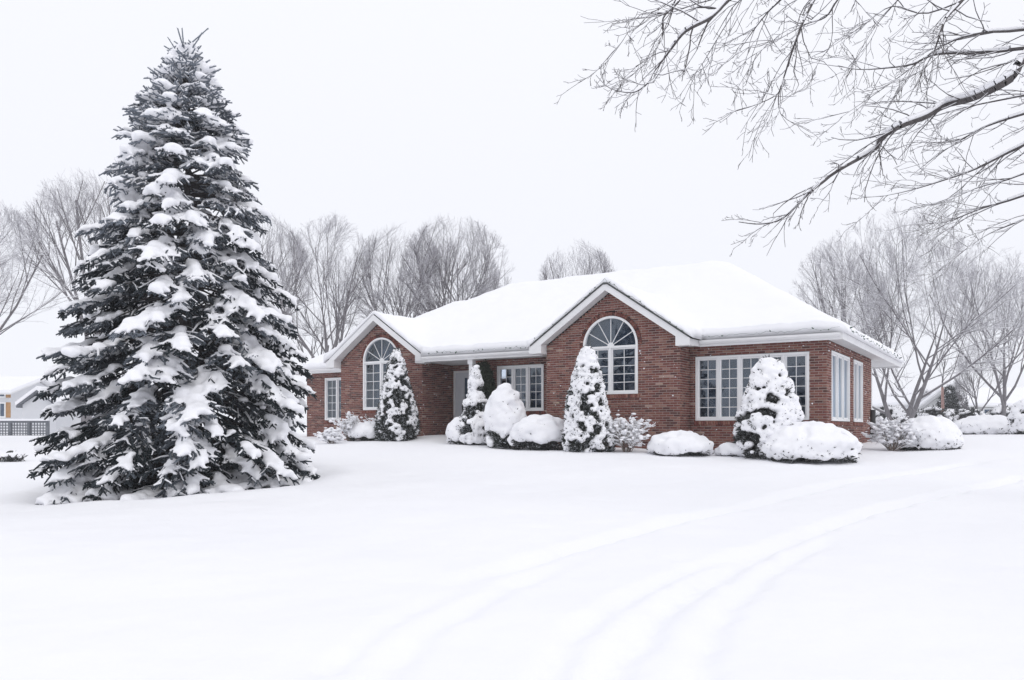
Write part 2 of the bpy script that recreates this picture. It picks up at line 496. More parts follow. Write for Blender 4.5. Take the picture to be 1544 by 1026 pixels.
def roof_sheet(name, mat_, parent, step, grow, snow):
    us = np.arange(-0.45 - grow, 21.5 + grow + step, step); vs = np.arange(-1.14 - grow, 11.0 + grow + step, step)
    U, V = np.meshgrid(us, vs)
    d = rect_dist(U, V, grow)
    inside = d > -1e-4
    Z = roofz(U, V)
    # keep eave heights at the overhanging lip
    Z = np.where(Z < RT0 - 0.06, RT0 - 0.06, Z)
    if snow:
        Zm = np.where(inside, Z, 0.0); Wm = inside.astype(float)
        for _ in range(10):
            def bl(A):
                B = A.copy(); B[1:-1] = (A[:-2] + 2 * A[1:-1] + A[2:]) / 4
                C_ = B.copy(); C_[:, 1:-1] = (B[:, :-2] + 2 * B[:, 1:-1] + B[:, 2:]) / 4
                return C_
            Zm, Wm = bl(Zm), bl(Wm)
            Zb = np.where(inside, Zm / np.maximum(Wm, 1e-6), 0); Zm = np.where(inside, Zb, 0); Wm = inside.astype(float)
        P = np.stack([U * 0.9, V * 0.9, 0 * U], -1)
        nz = fbm(P, 3, 51); nf = fbm(P * 5, 2, 61)
        d = np.clip(d + (nf - .5) * .10, 0, 9)
        th = (0.20 + 0.12 * (nz - .5)) * (0.30 + 0.70 * np.sqrt(np.clip(d / 0.22, 0, 1) * (2 - np.clip(d / 0.22, 0, 1)))) + (nf - .5) * 0.045
        Zt = np.where(d < 0.3, np.maximum(Zm, Z) * (1 - d.clip(0, .3) / .3) + Zm * d.clip(0, .3) / .3, Zm) + th
        bot = np.where((V < -0.30) & ((U > 8.3) | (U < 3.2)) | (U < -0.4) | ((U > 17.5) & (V < 2)), RT0 - 0.055, Z + 0.005)
    else:
        Zt = Z; bot = Z - 0.045
    pos = np.zeros(U.shape + (3,)); pos[..., 0] = CX + D1[0] * U + D2[0] * V; pos[..., 1] = CY + D1[1] * U + D2[1] * V; pos[..., 2] = Zt
    ny, nx = U.shape
    cell = inside[:-1, :-1] & inside[1:, :-1] & inside[:-1, 1:] & inside[1:, 1:]
    idx = np.arange(ny * nx).reshape(ny, nx)
    q = np.stack([idx[:-1, :-1], idx[:-1, 1:], idx[1:, 1:], idx[1:, :-1]], -1)[cell]
    # skirt along the rim
    e = np.concatenate([q[:, [0, 1]], q[:, [1, 2]], q[:, [2, 3]], q[:, [3, 0]]])
    key = np.sort(e, 1); kk = key[:, 0].astype(np.int64) * (ny * nx) + key[:, 1]
    uq, inv, cnt = np.unique(kk, return_inverse=True, return_counts=True)
    rim = e[cnt[inv] == 1]
    Vt = pos.reshape(-1, 3)
    low = Vt.copy(); low[:, 2] = bot.ravel()
    n = len(Vt)
    sk = np.stack([rim[:, 1], rim[:, 0], rim[:, 0] + n, rim[:, 1] + n], 1)
    F = np.concatenate([q, sk])
    if snow:
        F = np.concatenate([F, (q + n)[:, ::-1]])   # underside, so the blanket is a closed body
    allv = np.concatenate([Vt, low])
    used = np.unique(F); remap = np.zeros(len(allv), int); remap[used] = np.arange(len(used))
    return mk(name, allv[used], remap[F], mat_, parent, snow)

class Fr:
    """a wall plane: a runs along it, b is height, c points out of it"""
    def __init__(s, kind, off): s.kind = kind; s.off = off; s.ang = math.atan2(-D1[1], -D1[0]) if kind == 'front' else math.atan2(D2[1], D2[0])
    def P(s, a, b, c):
        if s.kind == 'front': return H(a, s.off - c, b)
        if s.kind == 'right': return H(s.off - c, a, b)
        return H(s.off + c, a, b)
    def box(s, g, a0, a1, b0, b1, c0, c1):
        g.hexa([s.P(a0, b0, c0), s.P(a1, b0, c0), s.P(a1, b0, c1), s.P(a0, b0, c1), s.P(a0, b1, c0), s.P(a1, b1, c0), s.P(a1, b1, c1), s.P(a0, b1, c1)])

house = thing('brick_house', 'single storey red brick house with snowy hipped roof and two arched gable windows', 'house', H(0, 0, BASE + 0.35))
roof = roof_sheet('roof', M['shingle'], house, 0.14, 0.02, False)
roof_sheet('snow_cover', M['snow'], roof, 0.11, 0.12, True)

BP_A, BP_B = 0.21, 0.0677
brick_me = {}
rng = random.Random(4)
ALL_BRICKS = []       # (wall object, frame, a-centre, b-centre, length)
def top_b(p):   # roof underside over the right gable
    return lambda a: RT0 - 0.27 + 0.683 * np.minimum(a - 3.27, 8.25 - a)
def top_l(p):
    return lambda a: RT0 - 0.27 + 0.70 * np.minimum(a - 12.9, 17.46 - a)

def intervals(a0, a1, top, opens, z):
    seg = [(a0, a1)]
    if callable(top):
        xs = np.linspace(a0, a1, 400); ok = top(xs) > z + 0.01
        if not ok.any(): return []
        seg = [(xs[ok][0], xs[ok][-1])]
    elif z > top: return []
    for (o0, o1, b0, b1, arch) in opens:
        if arch:
            r = (o1 - o0) / 2; cc = (o0 + o1) / 2
            if b0 < z < b1: lo, hi = o0, o1
            elif b1 <= z < b1 + r + 0.125: 
                R = r + 0.125; hw = math.sqrt(max(R * R - (z - b1) ** 2, 0)); lo, hi = cc - hw, cc + hw
            else: continue
        else:
            if not (b0 < z < b1): continue
            lo, hi = o0, o1
        ns = []
        for (p, q) in seg:
            if lo > p: ns.append((p, min(q, lo)))
            if hi < q: ns.append((max(p, hi), q))
            
        seg = [(p, q) for p, q in ns if q - p > 0.015]
    return seg

def wall(fr, a0, a1, top, opens, bricks=True, base=BASE, off=0.0):
    g = Geo(); k = 0
    zmax = 6.3 if callable(top) else top
    b = base
    rows = []
    while b < zmax:
        z = b + BP_B / 2
        segs = intervals(a0, a1, top, opens, z)
        for (p, q) in segs:
            g.add([fr.P(p, b, 0), fr.P(q, b, 0), fr.P(q, b + BP_B, 0), fr.P(p, b + BP_B, 0)], [(0, 1, 2, 3)])
            rows.append((p, q, z, k))
        b += BP_B; k += 1
    w_ = g.build('wall', M['mortar'], house)
    if bricks:
        for (p, q, z, k) in rows:
            st = (off if k % 2 else off - BP_A / 2)
            i0 = math.floor((p - st) / BP_A)
            a = st + i0 * BP_A
            while a < q:
                l, r = max(a + 0.006, p + 0.001), min(a + BP_A - 0.006, q - 0.001)
                if r - l > 0.025:
                    ALL_BRICKS.append((w_, fr, (l + r) / 2, z, r - l))
                a += BP_A
    # rowlock ring round an arch, rowlock sills
    for (o0, o1, b0, b1, arch) in opens:
        rg = Geo()
        if arch:
            r = (o1 - o0) / 2; cc = (o0 + o1) / 2; n = int(math.pi * (r + .06) / 0.068)
            for i in range(n):
                t0 = math.pi * (i + .08) / n; t1 = math.pi * (i + .92) / n
                pts = []
                for c in (-0.01, 0.012):
                    for (R, t) in ((r + .004, t0), (r + .118, t0), (r + .118, t1), (r + .004, t1)):
                        pts.append(fr.P(cc + R * math.cos(t), b1 + R * math.sin(t), c))
                rg.hexa(pts)
            ARCH.append((w_, rg))
        if b0 > BASE + 0.7 and bricks:
            rs = Geo(); n = int((o1 - o0 + .1) / 0.068)
            for i in range(n):
                x0 = o0 - .05 + (o1 - o0 + .1) * (i + .07) / n; x1 = o0 - .05 + (o1 - o0 + .1) * (i + .93) / n
                fr.box(rs, x0, x1, b0 - 0.115, b0 - 0.012, -0.01, 0.035)
            ARCH.append((w_, rs))
    return w_
ARCH = []

def window(fr, a0, a1, b0, b1, n, rows, arch=False, cols=2, curtain=None, label=None):
    wn = empty_part('window', house)
    if label: wn['label'] = label
    fw = 0.06
    g = Geo()
    top = b1
    fr.box(g, a0, a0 + fw, b0, top, -0.12, 0.03); fr.box(g, a1 - fw, a1, b0, top, -0.12, 0.03)
    fr.box(g, a0 + fw, a1 - fw, b0, b0 + fw, -0.12, 0.034); fr.box(g, a0 + fw, a1 - fw, top - fw, top, -0.12, 0.028)
    if arch:
        r = (a1 - a0) / 2; cc = (a0 + a1) / 2; N = 28
        for i in range(N):
            t0, t1 = math.pi * i / N, math.pi * (i + 1) / N
            pts = []
            for c in (-0.12, 0.032):
                for (R, t) in ((r - .065, t0), (r, t0), (r, t1), (r - .065, t1)):
                    pts.append(fr.P(cc + R * math.cos(t), b1 + R * math.sin(t), c))
            g.hexa(pts)
    g.build('frame', M['vinyl'], wn)
    wcase = (a1 - a0 - 2 * fw) / n
    s = 0.045
    # mullions
    for i in range(1, n):
        m_ = Geo(); x = a0 + fw + wcase * i
        fr.box(m_, x - 0.03, x + 0.03, b0 + fw, top - fw, -0.11, 0.022); m_.build('mullion', M['vinyl'], wn)
    pane_me = None
    for i in range(n):
        x0 = a0 + fw + wcase * i + (0.03 if i else 0); x1 = a0 + fw + wcase * (i + 1) - (0.03 if i < n - 1 else 0)
        z0, z1 = b0 + fw, top - fw
        sg = Geo()
        fr.box(sg, x0, x0 + s, z0, z1, -0.10, -0.012); fr.box(sg, x1 - s, x1, z0, z1, -0.10, -0.012)
        fr.box(sg, x0 + s, x1 - s, z0, z0 + s, -0.10, -0.014); fr.box(sg, x0 + s, x1 - s, z1 - s, z1, -0.10, -0.014)
        sg.build('sash', M['vinyl'], wn)
        gx0, gx1, gz0, gz1 = x0 + s, x1 - s, z0 + s, z1 - s
        bars = Geo(); bw = 0.009
        for c in range(1, cols):
            xx = gx0 + (gx1 - gx0) * c / cols; fr.box(bars, xx - bw, xx + bw, gz0, gz1, -0.062, -0.038)
        for q in range(1, rows):
            zz = gz0 + (gz1 - gz0) * q / rows; fr.box(bars, gx0, gx1, zz - bw, zz + bw, -0.060, -0.040)
        if rows > 1 or cols > 1: bars.build('grille', M['vinyl'], wn)
        pw, ph = (gx1 - gx0) / cols, (gz1 - gz0) / rows
        if pane_me is None or abs(pane_me[1] - pw) > 1e-4:
            me = bpy.data.meshes.new('pane')
            me.from_pydata([(-pw / 2, 0, -ph / 2), (pw / 2, 0, -ph / 2), (pw / 2, 0, ph / 2), (-pw / 2, 0, ph / 2)], [], [(0, 1, 2, 3)])
            me.materials.append(M['glass']); pane_me = (me, pw)
        for c in range(cols):
            for q in range(rows):
                o = bpy.data.objects.new('pane', pane_me[0]); COL.objects.link(o); o.parent = wn
                p = fr.P(gx0 + pw * (c + .5), gz0 + ph * (q + .5), -0.05) - np.array(origin(wn))
                o.location = tuple(p)
                o.rotation_euler = (rng.uniform(-.012, .012), 0, fr.ang + rng.uniform(-.012, .012))
    if arch:
        R = r - .065; nl = 6
        sp = Geo()
        for i in range(1, nl):
            t = math.pi * i / nl; dx, dz = math.cos(t), math.sin(t); px_, pz = -dz * .010, dx * .010
            pts = []
            for c in (-0.062, -0.035):
                for (rr, sgn) in ((0.10, -1), (R, -1), (R, 1), (0.10, 1)):
                    pts.append(fr.P(cc + dx * rr + px_ * sgn, b1 + dz * rr + pz * sgn, c))
            sp.hexa(pts)
        for i in range(10):
            t0, t1 = math.pi * i / 10, math.pi * (i + 1) / 10; pts = []
            for c in (-0.065, -0.033):
                for (rr, t) in ((.001, t0), (.105, t0), (.105, t1), (.001, t1)):
                    pts.append(fr.P(cc + rr * math.cos(t), b1 + rr * math.sin(t), c))
            sp.hexa(pts)
        sp.build('sunburst_grille', M['vinyl'], wn)
        for i in range(nl):
            t0, t1 = math.pi * i / nl, math.pi * (i + 1) / nl
            pts = [fr.P(cc, b1, -.05)] + [fr.P(cc + R * math.cos(t0 + (t1 - t0) * k / 4), b1 + R * math.sin(t0 + (t1 - t0) * k / 4), -.05) for k in range(5)]
            mk('fan_pane', pts, [(5, 4, 3, 2, 1, 0)], M['glass'], wn)
    # added backing panel behind the glass, the unlit room's darkness put into its colour
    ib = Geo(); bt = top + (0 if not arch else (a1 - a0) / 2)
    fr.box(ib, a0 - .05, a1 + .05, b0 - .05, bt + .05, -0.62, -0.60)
    ib.build('dark_room_panel', M['painted_room_dark'], wn)
    if curtain:
        n_ = 60; vs = []; fs = []
        c0, c1, d0, d1 = curtain
        for i in range(n_ + 1):
            x = c0 + (c1 - c0) * i / n_; off = -0.2 + 0.03 * math.sin(i * 1.3)
            vs += [fr.P(x, d0, off), fr.P(x, d1, off)]
            if i: fs.append((2 * i - 2, 2 * i, 2 * i + 1, 2 * i - 1))
        mk('curtain', vs, fs, M['curtain'], wn, True)
    return wn

F_RW, F_B, F_M, F_D, F_L, F_LL = (Fr('front', v) for v in (0.0, -0.79, 0.56, 1.85, 0.10, 2.26))
S_R, S_B, S_L = Fr('right', 0.0), Fr('right', 3.67), Fr('right', 13.28)
L_B, L_M, L_L, L_LL = Fr('left', 7.85), Fr('left', 11.41), Fr('left', 17.06), Fr('left', 21.05)
O_RW = [(0.44, 3.50, 1.90, 3.68, False)]
O_B = [(4.90, 6.62, 2.66, 4.04, True)]
O_M = [(8.72, 10.49, 2.25, 3.74, False)]
O_D = [(12.10, 13.20, 1.30, 3.76, False)]
O_L = [(14.30, 15.96, 2.35, 4.09, True)]
O_LL = [(18.10, 20.0, 2.03, 3.75, False)]
O_R = [(0.5, 3.07, 1.88, 3.73, False), (3.75, 5.3, 1.88, 3.73, False)]
w_rw = wall(F_RW, 0.0, 3.67, WT, O_RW); w_b = wall(F_B, 3.67, 7.85, top_b(0), O_B, off=.07)
wall(F_M, 7.85, 11.41, WT, O_M, off=.03); wall(F_D, 11.41, 13.28, WT, O_D); wall(F_L, 13.28, 17.06, top_l(0), O_L, off=.05)
wall(F_LL, 17.06, 21.05, WT, O_LL)
w_r = wall(S_R, 0.0, 7.05, WT, O_R, off=.1); wall(S_B, -0.79, 0.0, WT, []); wall(S_L, 0.10, 1.85, WT, [])
wall(L_B, -0.79, 0.56, WT, [], False); wall(L_M, 0.56, 1.85, WT, [], False); wall(L_L, 0.10, 2.26, WT, [], False); wall(L_LL, 2.26, 10.6, WT, [], False)
wall(Fr('front', 7.05), 0.0, 7.0, WT, [], False); wall(Fr('right', 7.0), 7.05, 10.6, WT, [], False); wall(Fr('front', 10.6), 7.0, 21.05, WT, [], False)

# bricks: the 300 that show largest are single pieces, the rest one layer per wall
def proj(p): return PW / 2 + FPX * p[0] / p[1], HOR - FPX * (p[2] - EYE) / p[1], p[1]
HIDE = [(1108, 1210, 538, 700), (1140, 1300, 636, 700), (972, 1078, 648, 700), (843, 925, 515, 700), (918, 976, 612, 700)]
cand = []
for i, (w_, fr, a_, z, ln) in enumerate(ALL_BRICKS):
    if w_ in (w_rw, w_b, w_r) and ln > 0.19:
        x, y, d = proj(fr.P(a_, z, 0))
        if any(h[0] < x < h[2 - 1] and h[2] < y < h[3] for h in HIDE) or y > 668: continue
        fs = 1.0 if fr.kind == 'front' else 0.45
        cand.append((fs / d, i))
cand.sort(reverse=True)
single = set(i for _, i in cand[:300])
me = bpy.data.meshes.new('brick')
hx, hz = 0.099, 0.0252
me.from_pydata([(-hx, 0.0, -hz), (hx, 0.0, -hz), (hx, 0.0, hz), (-hx, 0.0, hz), (-hx + .003, -1, -hz + .003), (hx - .003, -1, -hz + .003), (hx - .003, -1, hz - .003), (-hx + .003, -1, hz - .003)], [],
               [(4, 5, 6, 7), (0, 1, 5, 4), (1, 2, 6, 5), (2, 3, 7, 6), (3, 0, 4, 7)])
for v_ in me.vertices:
    if v_.co.y < -.5: v_.co.y = -0.009
me.materials.append(M['brick'])
stuff = {}
for i, (w_, fr, a_, z, ln) in enumerate(ALL_BRICKS):
    if i in single:
        o = bpy.data.objects.new('brick', me); COL.objects.link(o); o.parent = w_
        o.location = tuple(fr.P(a_, z, 0.0) - np.array(origin(w_))); o.rotation_euler = (rng.uniform(-.012, .012), 0, fr.ang + rng.uniform(-.006, .006))
    else:
        V, T = stuff.setdefault(w_, ([], []))
        h = ln / 2; c = rng.uniform(0.006, 0.011); t = rng.random()
        V.extend([fr.P(a_ - h, z - hz, 0), fr.P(a_ + h, z - hz, 0), fr.P(a_ + h, z + hz, 0), fr.P(a_ - h, z + hz, 0),
                  fr.P(a_ - h + .003, z - hz + .003, c), fr.P(a_ + h - .003, z - hz + .003, c), fr.P(a_ + h - .003, z + hz - .003, c), fr.P(a_ - h + .003, z + hz - .003, c)])
        T.extend([t] * 8)
for w_, rg in ARCH:
    V, T = stuff.setdefault(w_, ([], []))
    for k in range(0, len(rg.v), 8):
        V.extend(rg.v[k:k + 8]); T.extend([rng.random()] * 8)
BF = np.array([(4, 5, 6, 7), (0, 1, 5, 4), (1, 2, 6, 5), (2, 3, 7, 6), (3, 0, 4, 7)])
for w_, (V, T) in stuff.items():
    n = len(V) // 8
    F = (BF[None] + (np.arange(n) * 8)[:, None, None]).reshape(-1, 4)
    o = mk('brickwork', np.array(V), F, M['brick'], w_, False, {'tone': T}); o['kind'] = 'stuff'

window(F_RW, *O_RW[0][:4], 5, 6, label='five-casement white window with small panes')
window(F_B, *O_B[0][:4], 2, 5, True, label='tall arched window with sunburst grille')
window(F_M, *O_M[0][:4], 3, 5)
window(F_L, *O_L[0][:4], 2, 5, True, label='arched window half hidden by a cedar')
window(F_LL, *O_LL[0][:4], 3, 5)
window(S_R, *O_R[0][:4], 3, 1, cols=1, curtain=(0.6, 2.95, 1.95, 2.95), label='tall side window with half-height white curtain')
window(S_R, *O_R[1][:4], 2, 1, cols=1)

# flecks of wind-blown snow stuck to the brick
fc, fsz = [], []
for (fr, a0, a1, opens, n) in ((F_RW, 0, 3.67, O_RW, 30), (F_B, 3.67, 7.85, O_B, 70), (F_M, 7.85, 11.4, O_M, 25), (F_L, 13.28, 17.06, O_L, 60), (F_LL, 17.06, 21, O_LL, 20), (S_R, 0, 7.05, O_R, 120), (S_L, .1, 1.85, [], 30)):
    for _ in range(n):
        a_, z = rng.uniform(a0, a1), 1.2 + 2.75 * rng.random() ** 1.3
        if any(o0 - .05 < a_ < o1 + .05 and b0 - .05 < z < b1 + .8 * ar for (o0, o1, b0, b1, ar) in opens): continue
        q = rng.uniform(.008, .024); fc.append(fr.P(a_, z, .012)); fsz.append((q, q * .8, q * rng.uniform(.5, 1)))
V, F = blobs_mesh(fc, fsz, np.zeros(len(fc))); mk('snow_flecks', V, F, M['snow'], house, True)['kind'] = 'stuff'

# roof trim: fascias, soffits, rakes, gable returns
def hbox(name, m, u0, u1, v0, v1, z0, z1, parent=None):
    g = Geo(); g.hexa([H(u0, v0, z0), H(u1, v0, z0), H(u1, v1, z0), H(u0, v1, z0), H(u0, v0, z1), H(u1, v0, z1), H(u1, v1, z1), H(u0, v1, z1)])
    return g.build(name, m, parent or house)
FZ0, FZ1 = SOF - 0.045, RT0 - 0.05
for (u0, u1, v0, v1) in [(-0.45, 3.27, -0.35, -0.31), (-0.45, -0.41, -0.31, 10.96), (-0.45, 21.5, 10.96, 11.0), (8.25, 12.9, -0.35, -0.31), (17.46, 21.46, 1.81, 1.85), (21.46, 21.5, 1.81, 10.96)]:
    hbox('fascia', M['white_trim'], u0, u1, v0, v1, FZ0, FZ1)
for (u0, u1, v0, v1) in [(-0.40, 3.66, -0.30, -0.002), (-0.40, -0.012, 0.0, 10.95), (0.0, 7.0, 7.06, 10.95), (7.86, 13.27, -0.30, 1.84), (17.07, 21.45, 1.86, 2.25), (21.06, 21.45, 2.26, 10.95)]:
    hbox('soffit', M['soffit'], u0, u1, v0, v1, SOF, SOF + 0.02)
def gutter(u0, u1, v0, z):
    g = Geo(); prof = [(0, 0), (-.06, 0), (-.10, .05), (-.105, .10), (-.095, .10), (-.09, .055), (-.055, .012), (0, .012)]
    n = len(prof); vs = [H(u0, v0 + p, z + q) for p, q in prof] + [H(u1, v0 + p, z + q) for p, q in prof]
    fs = [(i, (i + 1) % n, n + (i + 1) % n, n + i) for i in range(n)] + [tuple(range(n)), tuple(range(n, 2 * n))]
    g.add(vs, fs); return g.build('gutter', M['white_trim'], house)
gutter(-0.40, 3.25, -0.352, FZ1 - 0.11); gutter(8.27, 12.88, -0.352, FZ1 - 0.11); gutter(17.48, 21.4, 1.808, FZ1 - .11)
def gable(u0, u1, vf, vw, p):
    uc = (u0 + u1) / 2
    for (ue, s) in ((u0, 1), (u1, -1)):
        n_e = RT0 - 0.047; n_c = RT0 + p * (uc - u0) - 0.047
        for (nm, m, va, vb, za, zb) in (('rake_board', M['white_trim'], vf, vf + .035, -0.21, 0.0), ('rake_soffit', M['soffit'], vf + .036, vw - .002, -0.20, -0.17)):
            g = Geo()
            g.hexa([H(ue, va, n_e + za), H(uc, va, n_c + za), H(uc, vb, n_c + za), H(ue, vb, n_e + za), H(ue, va, n_e + zb), H(uc, va, n_c + zb), H(uc, vb, n_c + zb), H(ue, vb, n_e + zb)])
            g.build(nm, m, house)
        # boxed eave return beside the gable wall
        i = ue + s * 0.40
        g = Geo(); zl = SOF - 0.06
        g.hexa([H(ue, vf + .004, zl), H(i, vf + .004, zl), H(i, vw - .003, zl), H(ue, vw - .003, zl), H(ue, vf + .004, n_e - .2), H(i, vf + .004, n_e - .2 + .4 * p), H(i, vw - .003, n_e - .2 + .4 * p), H(ue, vw - .003, n_e - .2)])
        g.build('eave_return', M['white_trim'], house)
gable(3.27, 8.25, -1.14, -0.79, 0.683)
gable(12.9, 17.46, -0.27, 0.10, 0.70)
for (u0, u1, v0, v1) in [(3.27, 3.30, -1.10, -0.36), (8.22, 8.25, -1.10, -0.36), (17.43, 17.46, -0.23, 1.80)]:
    hbox('fascia', M['white_trim'], u0, u1, v0, v1, FZ0 + .004, FZ1 - .004)
hbox('soffit', M['soffit'], 7.86, 8.21, -0.78, -0.31, SOF, SOF + .02); hbox('soffit', M['soffit'], 3.31, 3.66, -0.78, -0.31, SOF, SOF + .02); hbox('soffit', M['soffit'], 17.07, 17.42, 0.11, 1.85, SOF, SOF + .02)

# front door, step, porch post, downpipe
dr = empty_part('front_door', house)
g = Geo()
F_D.box(g, 12.10, 12.17, 1.30, 3.76, -.1, .03); F_D.box(g, 13.13, 13.20, 1.30, 3.76, -.1, .03); F_D.box(g, 12.17, 13.13, 3.69, 3.76, -.1, .028)
g.build('frame', M['vinyl'], dr)
g = Geo(); F_D.box(g, 12.17, 12.62, 1.30, 3.69, -.07, -.02); F_D.box(g, 12.75, 13.13, 1.30, 3.69, -.07, -.02)
F_D.box(g, 12.62, 12.75, 1.30, 1.55, -.07, -.02); F_D.box(g, 12.62, 12.75, 3.50, 3.69, -.07, -.02); g.build('leaf', M['door_white'], dr)
for (x0, x1) in ((12.22, 12.56), (12.81, 13.08)):
    for (z0, z1) in ((1.6, 2.35), (2.45, 3.55)):
        g = Geo(); F_D.box(g, x0, x1, z0, z1, -.02, -.004); g.build('panel', M['door_white'], dr)
g = Geo(); F_D.box(g, 12.62, 12.75, 1.55, 3.50, -.05, -.04); g.build('glass_strip', M['painted_room_dark'], dr)
g = Geo(); F_D.box(g, 12.79, 12.81, 2.25, 2.55, .01, .05); F_D.box(g, 12.785, 12.815, 2.38, 2.44, -.02, .012); g.build('handle', M['black_metal'], dr)
hbox('door_step', M['concrete'], 11.5, 13.2, 0.7, 1.84, 1.1, 1.30)
g = Geo()
for (z0, z1, hw) in ((1.15, 3.93, .065), (3.78, 3.965, .095), (1.15, 1.62, .09)):
    g.hexa([H(11.0 + a_ * hw, -.2 + b_ * hw, z) for z in (z0, z1) for a_, b_ in ((-1, -1), (1, -1), (1, 1), (-1, 1))])
g.build('porch_post', M['white_trim'], house)
V, F = frusta([H(8.02, 0.2, 3.9), H(7.98, .45, 3.72), H(7.98, .50, 3.7)], [H(7.98, .45, 3.72), H(7.98, .5, 3.68), H(7.98, .5, 1.2)], [.04, .04, .04], [.04, .04, .04], 6)
mk('downpipe', V, F, M['white_trim'], house)
V, F = frusta([H(-0.08, 6.9, 1.3)], [H(-0.08, 6.9, 2.3)], [.09], [.09], 8)
mk('meter_box', V, F, M['black_metal'], house)
for (u, v, z0) in ((.55, 7.6, 1.2), (.55, 10.4, 1.2)):
    g = Geo(); g.hexa([H(u + a_ * .08, v + b_ * .08, z) for z in (z0, SOF) for a_, b_ in ((-1, -1), (1, -1), (1, 1), (-1, 1))]); g.build('porch_post', M['white_trim'], house)

# strings of small lights clipped along the eaves
def string_lights(pts, label, seed, sag=0.05):
    r = random.Random(seed)
    t = thing('string_lights', label, 'string lights', pts[0], 'christmas lights along the eaves')
    path = []
    for a_, b_ in zip(pts[:-1], pts[1:]):
        n = max(2, int(np.linalg.norm(b_ - a_) / 0.09))
        for i in range(n):
            f = i / n; path.append(a_ + (b_ - a_) * f + np.array([r.uniform(-.012, .012), r.uniform(-.012, .012), -sag * abs(math.sin(f * n * .31)) + r.uniform(-.03, .03)]))
    path.append(pts[-1]); path = np.array(path)
    V, F = frusta(path[:-1], path[1:], np.full(len(path) - 1, .0035), np.full(len(path) - 1, .0035), 3)
    mk('wire', V, F, M['wire'], t)
    bme = None
    for i in range(1, len(path), 2):
        if r.random() < .6: continue
        if bme is None:
            VV, FF = frusta([(0, 0, 0), (0, 0, .03)], [(0, 0, .03), (0, 0, .075)], [.014, .02], [.02, .004], 5)
            bme = bpy.data.meshes.new('bulb'); bme.from_pydata([tuple(q) for q in VV], [], [tuple(int(k) for k in f) for f in FF]); bme.materials.append(M['wire'])
        o = bpy.data.objects.new('bulb', bme); COL.objects.link(o); o.parent = t
        o.location = tuple(path[i] - np.array(origin(t))); o.rotation_euler = (r.uniform(-1.6, 1.6), r.uniform(-1.6, 1.6), 0); s = r.uniform(.5, 1.15); o.scale = (s, s, s)
ez = RT0 + 0.07
string_lights([H(3.2, -.49, ez), H(-.40, -.49, ez)], 'dark green string of lights on the eave above the five-casement window', 1)
string_lights([H(-.60, -.3, ez), H(-.585, 9.5, ez - .02)], 'string of lights hanging along the right-hand side eave', 2, .08)
pk = RT0 + .683 * 2.49 + .05
string_lights([H(3.4, -1.18, ez + .05), H(5.76, -1.18, pk), H(8.1, -1.18, ez + .05)], 'string of lights along the rake of the nearer gable', 3, .02)
string_lights([H(12.8, -.49, ez), H(8.3, -.49, ez)], 'string of lights on the eave over the porch and the three-casement window', 4)

# ------------------------------------------------------------------ the big spruce
def needles(P0, P1, per_m, ln, wd, seed, spread=0.75):
    """needle blades round twig segments"""
    r = np.random.default_rng(seed)
    D = P1 - P0; L = np.linalg.norm(D, axis=1); D = D / np.maximum(L, 1e-6)[:, None]
    cnt = np.maximum(2, (L * per_m).astype(int))
    ix = np.repeat(np.arange(len(P0)), cnt); N = len(ix)
    t = r.random(N)
    base = P0[ix] + (P1 - P0)[ix] * t[:, None]
    rad = r.normal(size=(N, 3)); rad -= D[ix] * (rad * D[ix]).sum(1, keepdims=True); rad /= np.linalg.norm(rad, axis=1, keepdims=True)
    d = D[ix] * (0.65 + .3 * r.random(N))[:, None] + rad * spread; d /= np.linalg.norm(d, axis=1, keepdims=True)
    s = np.cross(d, r.normal(size=(N, 3))); s /= np.linalg.norm(s, axis=1, keepdims=True)
    ll = (ln * (0.7 + .6 * r.random(N)))[:, None]
    V = np.stack([base - s * wd / 2, base + s * wd / 2, base + d * ll], 1).reshape(-1, 3)
    F = np.arange(3 * N).reshape(-1, 3)
    return V, F, ix

